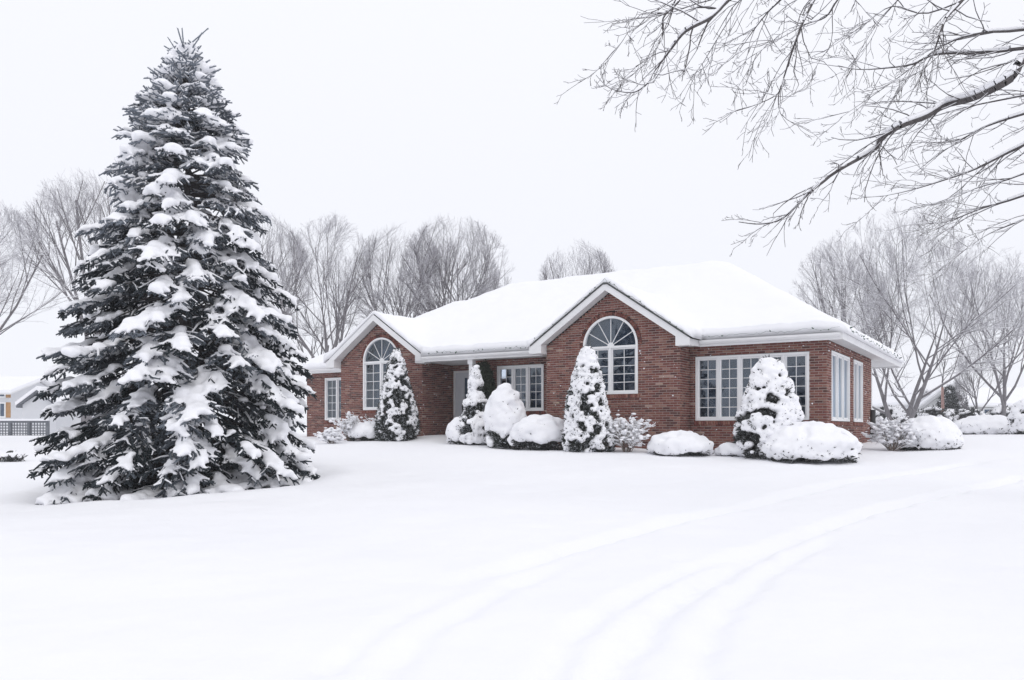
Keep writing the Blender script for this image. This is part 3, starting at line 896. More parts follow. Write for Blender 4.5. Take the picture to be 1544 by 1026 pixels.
def spruce():
    R = np.random.default_rng(11)
    bx, by = SPRUCE; bz = float(ground0(bx, by)) - 0.25
    Ht = 8.72
    t = thing('spruce_tree', 'tall blue spruce loaded with snow on the left of the lawn', 'spruce tree', (bx, by, bz))
    # profile radius (m) against height above base
    ph = np.array([0.0, .35, .8, 1.4, 2.0, 2.6, 3.3, 3.9, 4.55, 5.0, 5.6, 6.3, 6.9, 7.5, 8.0, 8.5])
    pr = np.array([2.26, 2.34, 2.42, 2.50, 2.52, 2.40, 2.28, 2.12, 1.97, 1.76, 1.50, 1.30, 1.06, .74, .42, .13])
    trunk_p = np.array([[bx + .05 * math.sin(z * 1.1), by + .04 * math.cos(z), bz + z] for z in np.linspace(0, Ht - .1, 16)])
    tr = np.linspace(.16, .012, 16)
    V, F = frusta(trunk_p[:-1], trunk_p[1:], tr[:-1], tr[1:], 8); mk('trunk', V, F, M['bark'], t, True)
    A0, A1, AR0, AR1 = [], [], [], []      # woody axes
    T0, T1 = [], []                        # needle twigs
    SC, SS, SA = [], [], []                # snow lumps
    Q0, Q1, QR = [], [], []                # thin snow lying along single twigs
    levels = []
    z = 0.22
    while z < Ht - .25:
        levels.append(z); z += 0.225 - 0.06 * (z / Ht)
    az0 = 0
    for li, h in enumerate(levels):
        f = h / Ht
        rad = float(np.interp(h, ph, pr))
        nb = int(round(14 - 7.5 * f)); az0 += 2.4
        for k in range(nb):
            az = az0 + 2 * math.pi * k / nb + R.uniform(-.28, .28)
            out = np.array([math.cos(az), math.sin(az), 0.0])
            Lh = rad * R.uniform(.80, 1.05) * (1.0 if R.random() > .15 else .8)
            # side views: the right-hand boughs carry the heavier load and hang lower
            heavy = 0.5 + 0.5 * (out[0] * 0.75 - out[1] * 0.45)
            rise0 = np.interp(f, [0, .25, .6, .85, 1], [.02, .06, .22, .55, 1.0])
            droop = np.interp(f, [0, .25, .6, .85, 1], [.24, .36, .44, .34, .06]) * (0.85 + .45 * heavy) + R.uniform(-.10, .12) * (f < .85)
            n = 8; s = np.linspace(0, 1, n)
            zz = h + Lh * (rise0 * s - droop * s ** 1.8 + 0.10 * np.clip(s - .72, 0, 1) ** 1.0)
            side = np.array([-out[1], out[0], 0]); bend = R.uniform(-.22, .22)
            P = np.array([[bx, by, bz]]) + out[None] * (Lh * s)[:, None] + side[None] * (bend * Lh * s ** 2)[:, None] + np.array([0, 0, 1])[None] * zz[:, None]
            gz = float(ground0(P[-1][0], P[-1][1]))
            P[:, 2] = np.maximum(P[:, 2], np.array([float(ground0(q[0], q[1])) for q in P]) - .12 + .1 * R.random())
            rr = np.linspace(.020 + .012 * (1 - f), .006, n)
            A0 += list(P[:-1]); A1 += list(P[1:]); AR0 += list(rr[:-1]); AR1 += list(rr[1:])
            # lateral twigs
            s0 = 0.42 if Lh > 1.2 else .18
            step = 0.085 / Lh
            sj = s0 + R.random() * step; sgn = 1
            load = 0.30 + 0.27 * heavy + R.uniform(-.2, .2)
            while sj < 1.0:
                q = np.array([np.interp(sj, s, P[:, c]) for c in range(3)])
                q2 = np.array([np.interp(min(1, sj + .06), s, P[:, c]) for c in range(3)]); q1 = np.array([np.interp(max(0, sj - .06), s, P[:, c]) for c in range(3)])
                ax = q2 - q1; ax /= np.linalg.norm(ax)
                ll = np.clip(0.62 * Lh * (1.03 - sj) + .10, .15 if f < .85 else .11, .46) * R.uniform(.55, 1.25)
                ang = R.uniform(.40, 1.15)
                sd = np.cross(np.array([0, 0, 1.0]), ax) * sgn; sd /= np.linalg.norm(sd)
                d = ax * math.cos(ang) + sd * math.sin(ang); d[2] += R.uniform(-.30, .16) + (.10 if f > .8 else 0)
                d /= np.linalg.norm(d)
                mid = q + d * ll * .55; tip = mid + (d + np.array([0, 0, -.25 + .3 * (f > .75) + R.uniform(-.1, .15)])) * ll * .45
                T0 += [q, mid]; T1 += [mid, tip]
                for e in range(int(ll / .070 + R.random())):
                    tt = .25 + .7 * R.random(); b0 = q + (tip - q) * tt
                    sd2 = np.cross(np.array([0, 0, 1.0]), d); sd2 /= np.linalg.norm(sd2)
                    dd = d * .7 + sd2 * ((1 if R.random() < .5 else -1) * .7) + np.array([0, 0, R.uniform(-.95, .05) if f < .75 else R.uniform(-.3, .5)]); dd /= np.linalg.norm(dd)
                    e1 = b0 + dd * R.uniform(.07, .16); T0.append(b0); T1.append(e1)
                    if R.random() < .14 + 1.1 * np.clip(f - .35, 0, 1): Q0.append(b0 + np.array([0, 0, .018])); Q1.append(b0 + (e1 - b0) * .85 + np.array([0, 0, .018])); QR.append(R.uniform(.011, .022))
                if R.random() < .06 + 1.1 * np.clip(f - .25, 0, 1) * 1.3 + .25 * heavy + .5 * (float(vnoise(q * 4.0, 9)) - .5):
                    o_ = np.array([0, 0, .016]); Q0 += [q + (mid - q) * .25 + o_, mid + o_]; Q1 += [mid + o_, mid + (tip - mid) * .8 + o_]; w0 = R.uniform(.012, .030) * (1 + .35 * (f > .6)); QR += [w0, w0 * .8]
                # settled snow
                cl = load + 1.15 * (float(vnoise(q * 3.1, 7)) - .45)
                top = np.clip((f - .72) / .2, 0, 1)
                if cl > 0.25 - .30 * top and sj > (.60 if f < .55 else .48):
                    sz = np.clip(.44 + .56 * cl, .45, 1.1) * (1 + .10 * top)
                    for tt, w_ in ((.15, 1.0), (.5, 1.0), (.85, .8)):
                        if tt == .85 and R.random() < .45: continue
                        c = q + (tip - q) * tt
                        wd = R.uniform(.048, .080) * sz * w_
                        SC.append(c + np.array([0, 0, .018 + wd * .30])); SS.append((wd * 1.65, wd * 1.1, wd * .66)); SA.append(math.atan2(d[1], d[0]))
                    if R.random() < .75 * cl:
                        wd = R.uniform(.07, .125) * sz
                        SC.append(q + np.array([0, 0, .03 + wd * .38])); SS.append((wd * 1.6, wd * 1.35, wd * .75)); SA.append(az)
                sj += step * R.uniform(.5, 1.6) * .66; sgn = -sgn
            T0.append(P[-2]); T1.append(P[-1] + (P[-1] - P[-2]) * .25); T0.append(P[-3]); T1.append(P[-2])
    # upright leader and its shoots
    top = trunk_p[-1]
    T0.append(top - np.array([0, 0, .35])); T1.append(top + np.array([-0.06, 0, .34]))
    for k in range(12):
        az = k * 2.4; l = R.uniform(.30, .5)
        b0 = top - np.array([0, 0, .05 + .10 * (k // 2)])
        tip = b0 + np.array([math.cos(az) * .8, math.sin(az) * .8, R.uniform(.4, .75)]) * l * 1.25
        T0.append(b0); T1.append(tip)
        if k > 2:
            SC.append(b0 + (tip - b0) * .35 + np.array([0, 0, .02])); SS.append((.06, .035, .025)); SA.append(az)
    V, F = frusta(A0, A1, AR0, AR1, 4); mk('boughs', V, F, M['bark'], t, True)
    T0, T1 = np.array(T0), np.array(T1)
    Vn, Fn, ix = needles(T0, T1, 36, .038, .022, 5)
    fr = np.clip(fbm(T0 * 1.6, 3, 41) * 1.3 - .47 + .95 * np.clip((T0[:, 2] - bz) / Ht - .45, 0, 1), 0, .6)
    fv = np.repeat(fr[ix], 3) * np.tile(np.array([.6, .6, 1.15]), len(ix))
    Vc, Fc = frusta(T0, T1, np.full(len(T0), .017), np.full(len(T0), .011), 4)
    o = mk('needles', np.concatenate([Vn, Vc]), [Fn, Fc + len(Vn)], M['needle'], t, False, {'frost': np.concatenate([fv, np.repeat(fr * .6, 8)])}); o['kind'] = 'stuff'
    V, F = blobs_mesh(SC, SS, SA)
    print('spruce', len(T0), len(Vn) // 3, len(SC))
    Vq, Fq = frusta(Q0, Q1, QR, np.array(QR) * .8, 4); o = mk('snow_dusting', Vq, Fq, M['snow'], t, True); o['kind'] = 'stuff'
    o = snow_remesh('snow_load', V, F, M['snow'], t, .041, 1, .014); o['kind'] = 'stuff'
    print('snow faces', len(o.data.polygons))
spruce()

# ------------------------------------------------------------------ bare trees
def nrm(v):
    l = math.sqrt(v[0] * v[0] + v[1] * v[1] + v[2] * v[2]) or 1e-9
    return (v[0] / l, v[1] / l, v[2] / l)

def rot_off(d, ang, az):
    """direction at an angle from d"""
    a_ = (0, 0, 1) if abs(d[2]) < .9 else (1, 0, 0)
    x = nrm((d[1] * a_[2] - d[2] * a_[1], d[2] * a_[0] - d[0] * a_[2], d[0] * a_[1] - d[1] * a_[0]))
    y = (d[1] * x[2] - d[2] * x[1], d[2] * x[0] - d[0] * x[2], d[0] * x[1] - d[1] * x[0])
    c, s = math.cos(ang), math.sin(ang); ca, sa = math.cos(az), math.sin(az)
    return nrm(tuple(d[i] * c + (x[i] * ca + y[i] * sa) * s for i in range(3)))

def grow(segs, p, d, L, r, lev, maxlev, rg, cfg):
    n = max(2, cfg['nseg'][lev]); step = L / n
    pts = []
    r1 = r * (cfg.get('tip', .42) if lev == 0 else .42 if lev < maxlev else 0.35)
    for i in range(n):
        j = cfg['jit'][lev]
        d = nrm((d[0] + rg.gauss(0, j), d[1] + rg.gauss(0, j), d[2] + rg.gauss(0, j) + cfg['trop'][lev]))
        q = (p[0] + d[0] * step, p[1] + d[1] * step, p[2] + d[2] * step)
        if lev and 'env' in cfg:
            cz, rx, rz = cfg['env']
            if (q[0] * q[0] + q[1] * q[1]) / (rx * rx) + (q[2] - cz) ** 2 / (rz * rz) > rg.uniform(.88, 1.1): break
        ra = r + (r1 - r) * i / n; rb = r + (r1 - r) * (i + 1) / n
        segs.append((p, q, ra, rb, lev)); pts.append((p, q, d, ra, rb)); p = q
    if lev >= maxlev or not pts: return
    n = len(pts)
    k = cfg['kids'][lev]; t0 = cfg['t0'][lev]
    for c in range(k):
        t = t0 + (1 - t0) * (c + rg.random()) / k
        i = min(n - 1, int(t * n)); f = t * n - i
        a_, b_, dd, ra, rb = pts[i]
        pp = tuple(a_[m_] + (b_[m_] - a_[m_]) * f for m_ in range(3)); rr = ra + (rb - ra) * f
        ang = cfg['ang'][lev] * rg.uniform(.7, 1.3)
        nd = rot_off(dd, ang, rg.uniform(0, 2 * math.pi) if lev else c * 2.4 + rg.uniform(-.4, .4))
        if nd[2] < cfg['minz'][lev]: nd = nrm((nd[0], nd[1], cfg['minz'][lev] + abs(nd[2]) * .2))
        grow(segs, pp, nd, L * cfg['len'][lev] * (1.12 - .5 * t) * rg.uniform(.8, 1.2), min(rr * cfg['rad'][lev], rr * .9), lev + 1, maxlev, rg, cfg)

MAPLE = dict(env=(7.6, 3.25, 5.5), tip=.10, nseg=[7, 6, 5, 4, 3, 1], jit=[.035, .05, .06, .07, .08, .1], trop=[.0, .05, .03, .02, .02, .02], kids=[11, 8, 6, 4, 3], t0=[.26, .28, .25, .2, .15],
             ang=[.60, .50, .46, .45, .45], len=[1.12, .66, .58, .54, .6], rad=[.60, .52, .48, .48, .5], minz=[.3, .05, -.1, -.2, -.3])
def snow_segs(S, frac, rg, thick=1.0, extra=.004, rise=0):
    P0, P1, R0, R1 = [], [], [], []
    for (p, q, a_, b_, lv) in S:
        dz = abs(q[2] - p[2]) / (math.dist(p, q) + 1e-9)
        if dz > .86 or rg.random() > frac: continue
        k = (1 - .6 * dz) * thick
        if .014 < a_ < .09 and rise: k *= 1.75
        ra, rb = (a_ * .62 + extra) * k, (b_ * .62 + extra) * k
        lf = .75 + .45 * rise * (a_ > .014); P0.append((p[0], p[1], p[2] + a_ * lf + ra * .2)); P1.append((q[0], q[1], q[2] + b_ * lf + rb * .2)); R0.append(ra); R1.append(rb)
    return P0, P1, R0, R1

def tree_proto(seed, height, r, cfg, sides=3, maxlev=5, multi=1, snowf=.8, extra=.006):
    rg = random.Random(seed); S = []
    if multi == 1:
        grow(S, (0, 0, -.3), (0, 0, 1), height * .62, r, 0, maxlev, rg, cfg)
    else:
        for k in range(multi):
            az = 2 * math.pi * k / multi + rg.uniform(-.4, .4); tl = rg.uniform(.25, .6)
            c2 = dict(cfg); c2['kids'] = [max(5, int(cfg['kids'][0] * .62))] + cfg['kids'][1:]
            grow(S, (math.cos(az) * r * .6, math.sin(az) * r * .6, -.3), nrm((math.cos(az) * tl, math.sin(az) * tl, 1)), height * .62 * rg.uniform(.8, 1.1), r * .7, 0, maxlev, rg, c2)
    big = [s for s in S if s[4] == 0]; rest = [s for s in S if 0 < s[4] < 4]; fine = [s for s in S if s[4] >= 4]
    def meshes(L, n):
        return frusta([s[0] for s in L], [s[1] for s in L], [max(s[2], .0042) for s in L], [max(s[3], .003) for s in L], n)
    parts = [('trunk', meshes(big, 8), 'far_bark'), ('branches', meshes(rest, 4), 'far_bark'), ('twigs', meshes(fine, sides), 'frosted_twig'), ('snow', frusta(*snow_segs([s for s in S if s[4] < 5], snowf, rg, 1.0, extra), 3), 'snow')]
    out_ = []
    for nm, (V, F), mt in parts:
        me_ = bpy.data.meshes.new(nm); V = np.asarray(V, np.float32); F = np.asarray(F)
        me_.vertices.add(len(V)); me_.vertices.foreach_set('co', V.ravel()); me_.loops.add(F.size); me_.loops.foreach_set('vertex_index', F.ravel().astype(np.int32))
        me_.polygons.add(len(F)); me_.polygons.foreach_set('loop_start', (np.arange(len(F)) * F.shape[1]).astype(np.int32)); me_.update(calc_edges=True)
        me_.polygons.foreach_set('use_smooth', np.ones(len(F), bool)); me_.materials.append(M[mt]); out_.append((nm, me_))
    return out_

def place_tree(proto, name, label, x, y, scale, rz, group=None, cat='tree', zs=1.0):
    t = thing(name, label, cat, (x, y, float(ground0(x, y))), group)
    t.rotation_euler = (0, 0, rz); t.scale = (scale, scale, scale * zs)
    for nm, me_ in proto:
        o = bpy.data.objects.new(nm, me_); COL.objects.link(o); o.parent = t
    return t

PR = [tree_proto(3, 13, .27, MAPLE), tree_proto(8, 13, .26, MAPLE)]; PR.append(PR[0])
SPREAD = dict(MAPLE); SPREAD.update(env=(6.6, 6.3, 5.6), minz=[.42, .1, -.1, -.2, -.3], ang=[.80, .58, .50, .48, .48], trop=[0, .06, .05, .04, .03, .02], kids=[12, 9, 6, 4, 3], t0=[.2, .22, .2, .2, .15], len=[1.05, .56, .54, .54, .65])
PM = tree_proto(31, 12, .22, SPREAD, multi=3, snowf=.9, extra=.008)
PB = tree_proto(44, 12, .19, SPREAD, snowf=.9, extra=.009)
def tpx(xp, Y): return (xp - PW / 2) / FPX * Y, Y
for (pr_, xp, ytop, Y, rz, lab) in [
        (0, 130, 255, 50, 0.4, 'bare tree rising behind the left side of the spruce'),
        (2, 395, 318, 55, 2.0, 'bare tree just right of the spruce crown, partly hidden by it'),
        (1, 500, 320, 47, 1.2, 'bare tree with a stout trunk above the far gable'),
        (2, 603, 335, 50, 4.4, 'bare tree centred above the low end of the roof'),
        (0, 676, 322, 52, 5.5, 'bare tree with steep forks above the house roof, left of a pair'),
        (1, 706, 326, 54, 3.0, 'bare tree at the right end of the row behind the roof'),
        (1, 1262, 352, 58, 4.1, 'bare tree showing above the right slope of the roof'),
        (2, 870, 360, 72, 0.9, 'distant rounded bare tree whose top shows over the main ridge')]:
    x, y = tpx(xp, Y); ht = (HOR - ytop) / FPX * Y + EYE - 1.34
    top_ = max(v.co.z for v in PR[pr_][2][1].vertices)
    place_tree(PR[pr_], 'bare_tree', lab, x, y, ht / top_, rz, 'bare trees behind the house', 'tree')
x, y = tpx(1356, 41); place_tree(PM, 'bare_tree', 'big snow-dusted bare tree with several stems right of the house', x, y, 11.2 / max(v.co.z for v in PM[2][1].vertices), 0.6)
x, y = tpx(1512, 52); place_tree(PB, 'bare_tree', 'wide snow-dusted bare tree at the right edge behind the hedge', x, y, 11.6 / max(v.co.z for v in PB[2][1].vertices), 2.2)
x, y = tpx(1478, 62); place_tree(PR[1], 'bare_tree', 'thin bare tree forking low in front of the distant garage', x, y, .55, 1.7)
x, y = tpx(-95, 27); place_tree(PB, 'bare_tree', 'bare tree at the left edge reaching snowy branches towards the spruce', x, y, 8.6 / max(v.co.z for v in PB[2][1].vertices), 0.3)

# ------------------------------------------------------------------ the tree that overhangs the drive
def overhang():
    rg = random.Random(77)
    tx, ty = 10.6, 10.4; tz = float(ground0(tx, ty))
    t = thing('maple_tree', 'near bare tree whose snow-lined branches reach in from the upper right', 'tree', (tx, ty, tz))
    Dp = 9.6
    lines = [  # pixel polylines traced from tip side inwards, start radius in mm, depth
        ([(1700, 0), (1610, 40), (1544, 90), (1525, 118), (1473, 146), (1426, 159), (1396, 176), (1357, 191), (1327, 211), (1319, 226), (1263, 258), (1224, 288), (1181, 329), (1147, 338), (1114, 335)], 62, 9.6, 1),
        ([(1600, -120), (1500, -60), (1452, 0), (1426, 30), (1413, 65), (1405, 86), (1381, 120)], 30, 9.2, 1),
        ([(1680, 60), (1544, 73), (1482, 80), (1413, 82), (1375, 97), (1336, 103), (1293, 105), (1263, 99)], 28, 10.2, 1),
        ([(1320, -140), (1260, -60), (1228, 0), (1211, 34), (1196, 73), (1181, 120), (1172, 142), (1138, 159), (1095, 172)], 24, 9.4, 1),
        ([(1181, 120), (1174, 145), (1177, 172), (1198, 202)], 10, 9.4, 0),
        ([(1250, -130), (1160, -50), (1099, 0), (1073, 26), (1035, 47), (1013, 73), (987, 107), (975, 127), (953, 140), (919, 133), (899, 114)], 30, 9.0, 1),
        ([(1120, -120), (1060, -50), (1022, 4), (1000, 28), (999, 56), (985, 80), (966, 110)], 20, 9.3, 1),
        ([(1040, -60), (1010, 15), (966, 22), (940, 60), (915, 90)], 12, 9.5, 1),
        ([(1270, -110), (1215, -40), (1177, 0), (1155, 22), (1129, 56), (1112, 82), (1098, 120)], 20, 9.8, 1),
        ([(1340, -90), (1290, -30), (1263, 0), (1245, 26), (1215, 37), (1181, 56), (1138, 82)], 20, 9.9, 1),
        ([(1700, 150), (1544, 219), (1473, 254), (1426, 271), (1370, 288), (1327, 297)], 24, 10.4, 1),
        ([(1700, 110), (1544, 144), (1461, 161), (1400, 178), (1350, 190)], 18, 10.6, 1),
        ([(1700, 130), (1544, 172), (1482, 193), (1439, 213), (1366, 215)], 22, 10.0, 1),
        ([(1720, 230), (1544, 295), (1482, 314), (1426, 335), (1390, 336)], 22, 10.8, 1),
        ([(1720, 260), (1544, 331), (1491, 353), (1450, 380)], 18, 11.0, 1),
        ([(1700, 20), (1544, 45), (1482, 50), (1422, 69), (1344, 125), (1267, 178)], 26, 10.4, 1),
        ([(1560, -80), (1490, -20), (1400, 20), (1345, 10), (1300, 40), (1240, 80)], 18, 10.8, 1),
        ([(1690, 190), (1544, 262), (1470, 285), (1400, 318)], 16, 9.8, 1),
        ([(1420, -100), (1370, -20), (1320, 40), (1290, 90)], 16, 10.6, 1),
        ([(1180, -90), (1130, -20), (1090, 45), (1060, 95), (1040, 120)], 14, 9.9, 1),
    ]
    S = []
    CF = dict(nseg=[6, 4, 3], jit=[.13, .16, .2], trop=[-.03, .03, .08], kids=[4, 2, 0], t0=[.2, .25, .2], ang=[.42, .5, .7], len=[.42, .42, .5], rad=[.6, .65, .7], minz=[-.95, -.95, -.95])
    anchor = []
    for pts, rmm, dep, twigs in lines:
        W = [px(a_, b_, dep + .35 * math.sin(i * 1.7 + rmm)) for i, (a_, b_) in enumerate(pts)]
        # subdivide smoothly (Catmull-Rom)
        Q = []
        n = len(W)
        for i in range(n - 1):
            p0, p1, p2, p3 = W[max(0, i - 1)], W[i], W[i + 1], W[min(n - 1, i + 2)]
            for k in range(4):
                u = k / 4
                Q.append(.5 * ((2 * p1) + (p2 - p0) * u + (2 * p0 - 5 * p1 + 4 * p2 - p3) * u * u + (3 * p1 - p0 - 3 * p2 + p3) * u ** 3))
        Q.append(W[-1]); m_ = len(Q)
        rr = [rmm / 1000 * (1 - .93 * (i / (m_ - 1)) ** .75) * 1.02 for i in range(m_)]
        for i in range(m_ - 1):
            S.append((tuple(Q[i]), tuple(Q[i + 1]), rr[i], rr[i + 1], 0))
        anchor.append((Q[0], rr[0]))
        total = sum(np.linalg.norm(Q[i + 1] - Q[i]) for i in range(m_ - 1))
        nt_ = int(total * (4.9 if twigs else 4))
        for c in range(nt_):
            i = min(m_ - 2, int((.10 + .9 * rg.random()) * (m_ - 1)))
            d = nrm(Q[i + 1] - Q[i]); pp = tuple(Q[i] + (Q[i + 1] - Q[i]) * rg.random())
            nd = rot_off(d, rg.uniform(.28, .68), rg.uniform(0, 6.28))
            nd = nrm((nd[0], nd[1] * .8, nd[2] * .9 - .05))
            grow(S, pp, nd, rg.uniform(.3, 1.15) * (1.1 - .45 * i / m_), max(.004, min(rr[i] * .5, .0085)), 0 if rg.random() < .6 else 1, 2, rg, CF)
    # limbs out of the frame that carry the branches, and the trunk
    trunk = [(np.array([tx, ty, tz - .3]), np.array([tx - .1, ty, tz + 2.2]), .34, .28), (np.array([tx - .1, ty, tz + 2.2]), np.array([tx - .5, ty + .1, tz + 4.4]), .28, .22), (np.array([tx - .5, ty + .1, tz + 4.4]), np.array([tx - .4, ty + .3, tz + 8.5]), .2, .1), (np.array([tx - .4, ty + .3, tz + 8.5]), np.array([tx - .1, ty + .5, tz + 12]), .1, .03)]
    V, F = frusta([q[0] for q in trunk], [q[1] for q in trunk], [q[2] for q in trunk], [q[3] for q in trunk], 10); mk('trunk', V, F, M['bark'], t, True)
    top_limb = [np.array([tx - .5, ty + .1, tz + 4.4]), np.array([8.6, 9.9, 6.7]), np.array([6.6, 9.6, 7.75]), np.array([4.4, 9.4, 7.95]), np.array([3.0, 9.2, 7.7]), np.array([2.2, 9.3, 7.35])]
    right_hub = np.array([tx - .3, ty + .05, tz + 3.4])
    for i in range(len(top_limb) - 1):
        S.append((tuple(top_limb[i]), tuple(top_limb[i + 1]), .13 - .022 * i, .13 - .022 * (i + 1), 0))
    for q, r0 in anchor:
        xx, yy, _ = proj(q)
        if yy < 0 and xx < 1650:
            best = min(((np.linalg.norm(q - (top_limb[i] + (top_limb[i + 1] - top_limb[i]) * f)), i, f) for i in range(len(top_limb) - 1) for f in np.linspace(0, 1, 11)))
            b_ = top_limb[best[1]] + (top_limb[best[1] + 1] - top_limb[best[1]]) * best[2]
        elif xx < 1300 and yy > 0: continue
        else: b_ = right_hub + np.array([0, 0, rg.uniform(-.5, 1.0)])
        S.append((tuple(b_), tuple(q), r0 * 1.35, r0, 0))
    V, F = frusta([s[0] for s in S], [s[1] for s in S], [max(s[2], .0028) for s in S], [max(s[3], .0022) for s in S], 4)
    mk('branches', V, F, M['bark'], t, True)
    V, F = frusta(*snow_segs(S, .85, rg, 1.15, .0026, 1), 4); mk('snow', V, F, M['snow'], t, True)
overhang()

# ------------------------------------------------------------------ shrubs round the house
def evergreen(name, label, xp, yb, yt, wp, prof, cover, seed, leaf='cedar', cat='shrub', Y=None, voxel=.03, blade=(.11, .03), blob=(.07, .13), deep=1.0, group='snow-laden shrubs along the house front', dens=150, base=None, mode='cone', tiers=()):
    R = np.random.default_rng(seed)
    if base is not None: p = np.array(base, float)
    elif Y is None: p = G(xp, yb)
    else: x_, y_ = tpx(xp, Y); p = np.array([x_, y_, float(ground0(x_, y_))])
    Yd = p[1]; Ht = (HOR - yt) / FPX * Yd + EYE - p[2]; rad = wp / 2 / FPX * Yd
    if cover > 0: rad -= .75 * (blob[0] + blob[1]) / 2; Ht -= .5 * (blob[0] + blob[1]) / 2
    t = thing(name, label, cat, p, group)
    tt = np.array([q[0] for q in prof]); rr = np.array([q[1] for q in prof])
    N = int(dens * (2 * math.pi * rad * .6 * Ht + 1.0 * rad * rad))
    s = R.random(N * 3); keep = R.random(N * 3) < np.interp(s, tt, rr) / rr.max(); s = s[keep][:N]; N = len(s)
    az = R.random(N) * 2 * math.pi
    lump = 1 + .22 * (fbm(np.stack([np.cos(az) * 1.7 + seed, np.sin(az) * 1.7, s * 4], -1), 2, seed) - .5) * 2
    r_ = np.interp(s, tt, rr) * rad * lump
    dp = deep
    out_ = np.stack([np.cos(az), np.sin(az) * dp, np.zeros(N)], -1)
    P = p[None] + out_ * r_[:, None] + np.array([[0, 0, 1]]) * (s * Ht)[:, None]
    slope = np.gradient(np.interp(np.linspace(0, 1, 101), tt, rr), .01)
    up = np.clip(-np.interp(s, np.linspace(0, 1, 101), slope) * rad / Ht, -.3, 6)
    nr = np.stack([np.cos(az), np.sin(az), up], -1); nr /= np.linalg.norm(nr, axis=1, keepdims=True)
    # added solid core in leaf colour, keeps the inside dark and opaque
    C, S_, A = [], [], []
    for q in np.linspace(0.06, .9, 9):
        w_ = float(np.interp(q, tt, rr)) * rad * (.68 if mode == 'cone' else .64)
        C.append(p + np.array([0, 0, q * Ht])); S_.append((w_, w_ * dp, max(.08, Ht * .085))); A.append(0)
    V, F = blobs_mesh(C, S_, A)
    V = V + (fbm(V * 6, 2, seed)[:, None] - .5) * .12 * np.array([[1, 1, .4]])
    core_V, core_F = V, F
    # leaf sprays
    k = 9
    ix = np.repeat(np.arange(N), k); M_ = len(ix)
    d = nr[ix] * .75 + R.normal(size=(M_, 3)) * .55 + np.array([[0, 0, .12]]); d /= np.linalg.norm(d, axis=1, keepdims=True)
    sd = np.cross(d, R.normal(size=(M_, 3))); sd /= np.linalg.norm(sd, axis=1, keepdims=True)
    if mode == 'dome':
        kp = (s < 1 - cover + .10 + .25 * R.random(N)) | (R.random(N) < .008); ix = np.repeat(np.arange(N)[kp], k); M_ = len(ix); d = nr[ix] * .75 + R.normal(size=(M_, 3)) * .55 + np.array([[0, 0, .12]]); d /= np.linalg.norm(d, axis=1, keepdims=True)
        sd = np.cross(d, R.normal(size=(M_, 3))); sd /= np.linalg.norm(sd, axis=1, keepdims=True)
    b0 = P[ix] - nr[ix] * .05 + R.normal(size=(M_, 3)) * .035
    ll = (blade[0] * (.6 + .8 * R.random(M_)))[:, None]; ww = blade[1] * (.6 + .8 * R.random(M_))[:, None]
    Vb = np.stack([b0, b0 + d * ll * .55 + sd * ww * .5, b0 + d * ll, b0 + d * ll * .55 - sd * ww * .5], 1).reshape(-1, 3)
    Fb = np.arange(4 * M_).reshape(-1, 4)
    ok = Vb[:, 2].reshape(-1, 4).min(1) > p[2] - .06
    Fb = Fb[ok]
    o = mk('foliage', np.concatenate([Vb, core_V]), [Fb, core_F + len(Vb)], M[leaf], t, False); o['kind'] = 'stuff'
    # snow
    if cover > 0:
        nz = fbm(P * (4.6 if mode == 'cone' else 3.4) / (1 + 2 * (voxel > .05)), 2, seed + 5)
        if mode == 'cone':
            nz = .55 * fbm(P * 3.0 / (1 + 2 * (voxel > .05)), 2, seed + 5) + .45 * np.clip(.5 + (fbm(P * 7.0 / (1 + 2 * (voxel > .05)), 1, seed + 6) - .5) * 1.5, 0, 1)
            bias = cover + .26 * (s - .45) + .06 * up.clip(0, 2)
            for tq in tiers: bias = bias - .20 * np.exp(-((s - tq - .04 * np.sin(az * 2 + seed)) / .045) ** 2)
        else:                       # dome: closed cap, dark fringe low down
            bias = np.where(s > 1 - cover + (nz - .5) * 1.3, 1.3, .26 + .55 * (s / max(1 - cover, .05)))
        m_ = (nz + bias) > 1.0
        Pm = P[m_]; nm = nr[m_]
        sz = R.uniform(blob[0], blob[1], len(Pm))
        C = Pm + nm * (sz * .15)[:, None] + np.array([[0, 0, 1]]) * (sz * .35)[:, None]
        C[:, 2] = np.maximum(C[:, 2], p[2] + .02)
        SS = np.stack([sz * 1.15, sz * 1.05, sz * .72], -1)
        if mode == 'dome':          # fill the cap so it is one thick cushion
            for q in np.linspace(1 - cover + .08, .93, 6):
                w_ = float(np.interp(q, tt, rr)) * rad * 1.02
                C = np.concatenate([C, [p + np.array([0, 0, q * Ht])]]); SS = np.concatenate([SS, [(w_, w_ * dp, Ht * .12)]])
        V, F = blobs_mesh(C, SS, R.random(len(C)) * 0 + (R.random(len(C)) * 3.1 if mode == 'cone' else 0))
        o = snow_remesh('snow_load', V, F, M['snow'], t, voxel * (1.25 if mode == 'dome' else 1), 18 if mode == 'dome' else 3, .006 if mode == 'dome' else .012); o['kind'] = 'stuff'
    return t

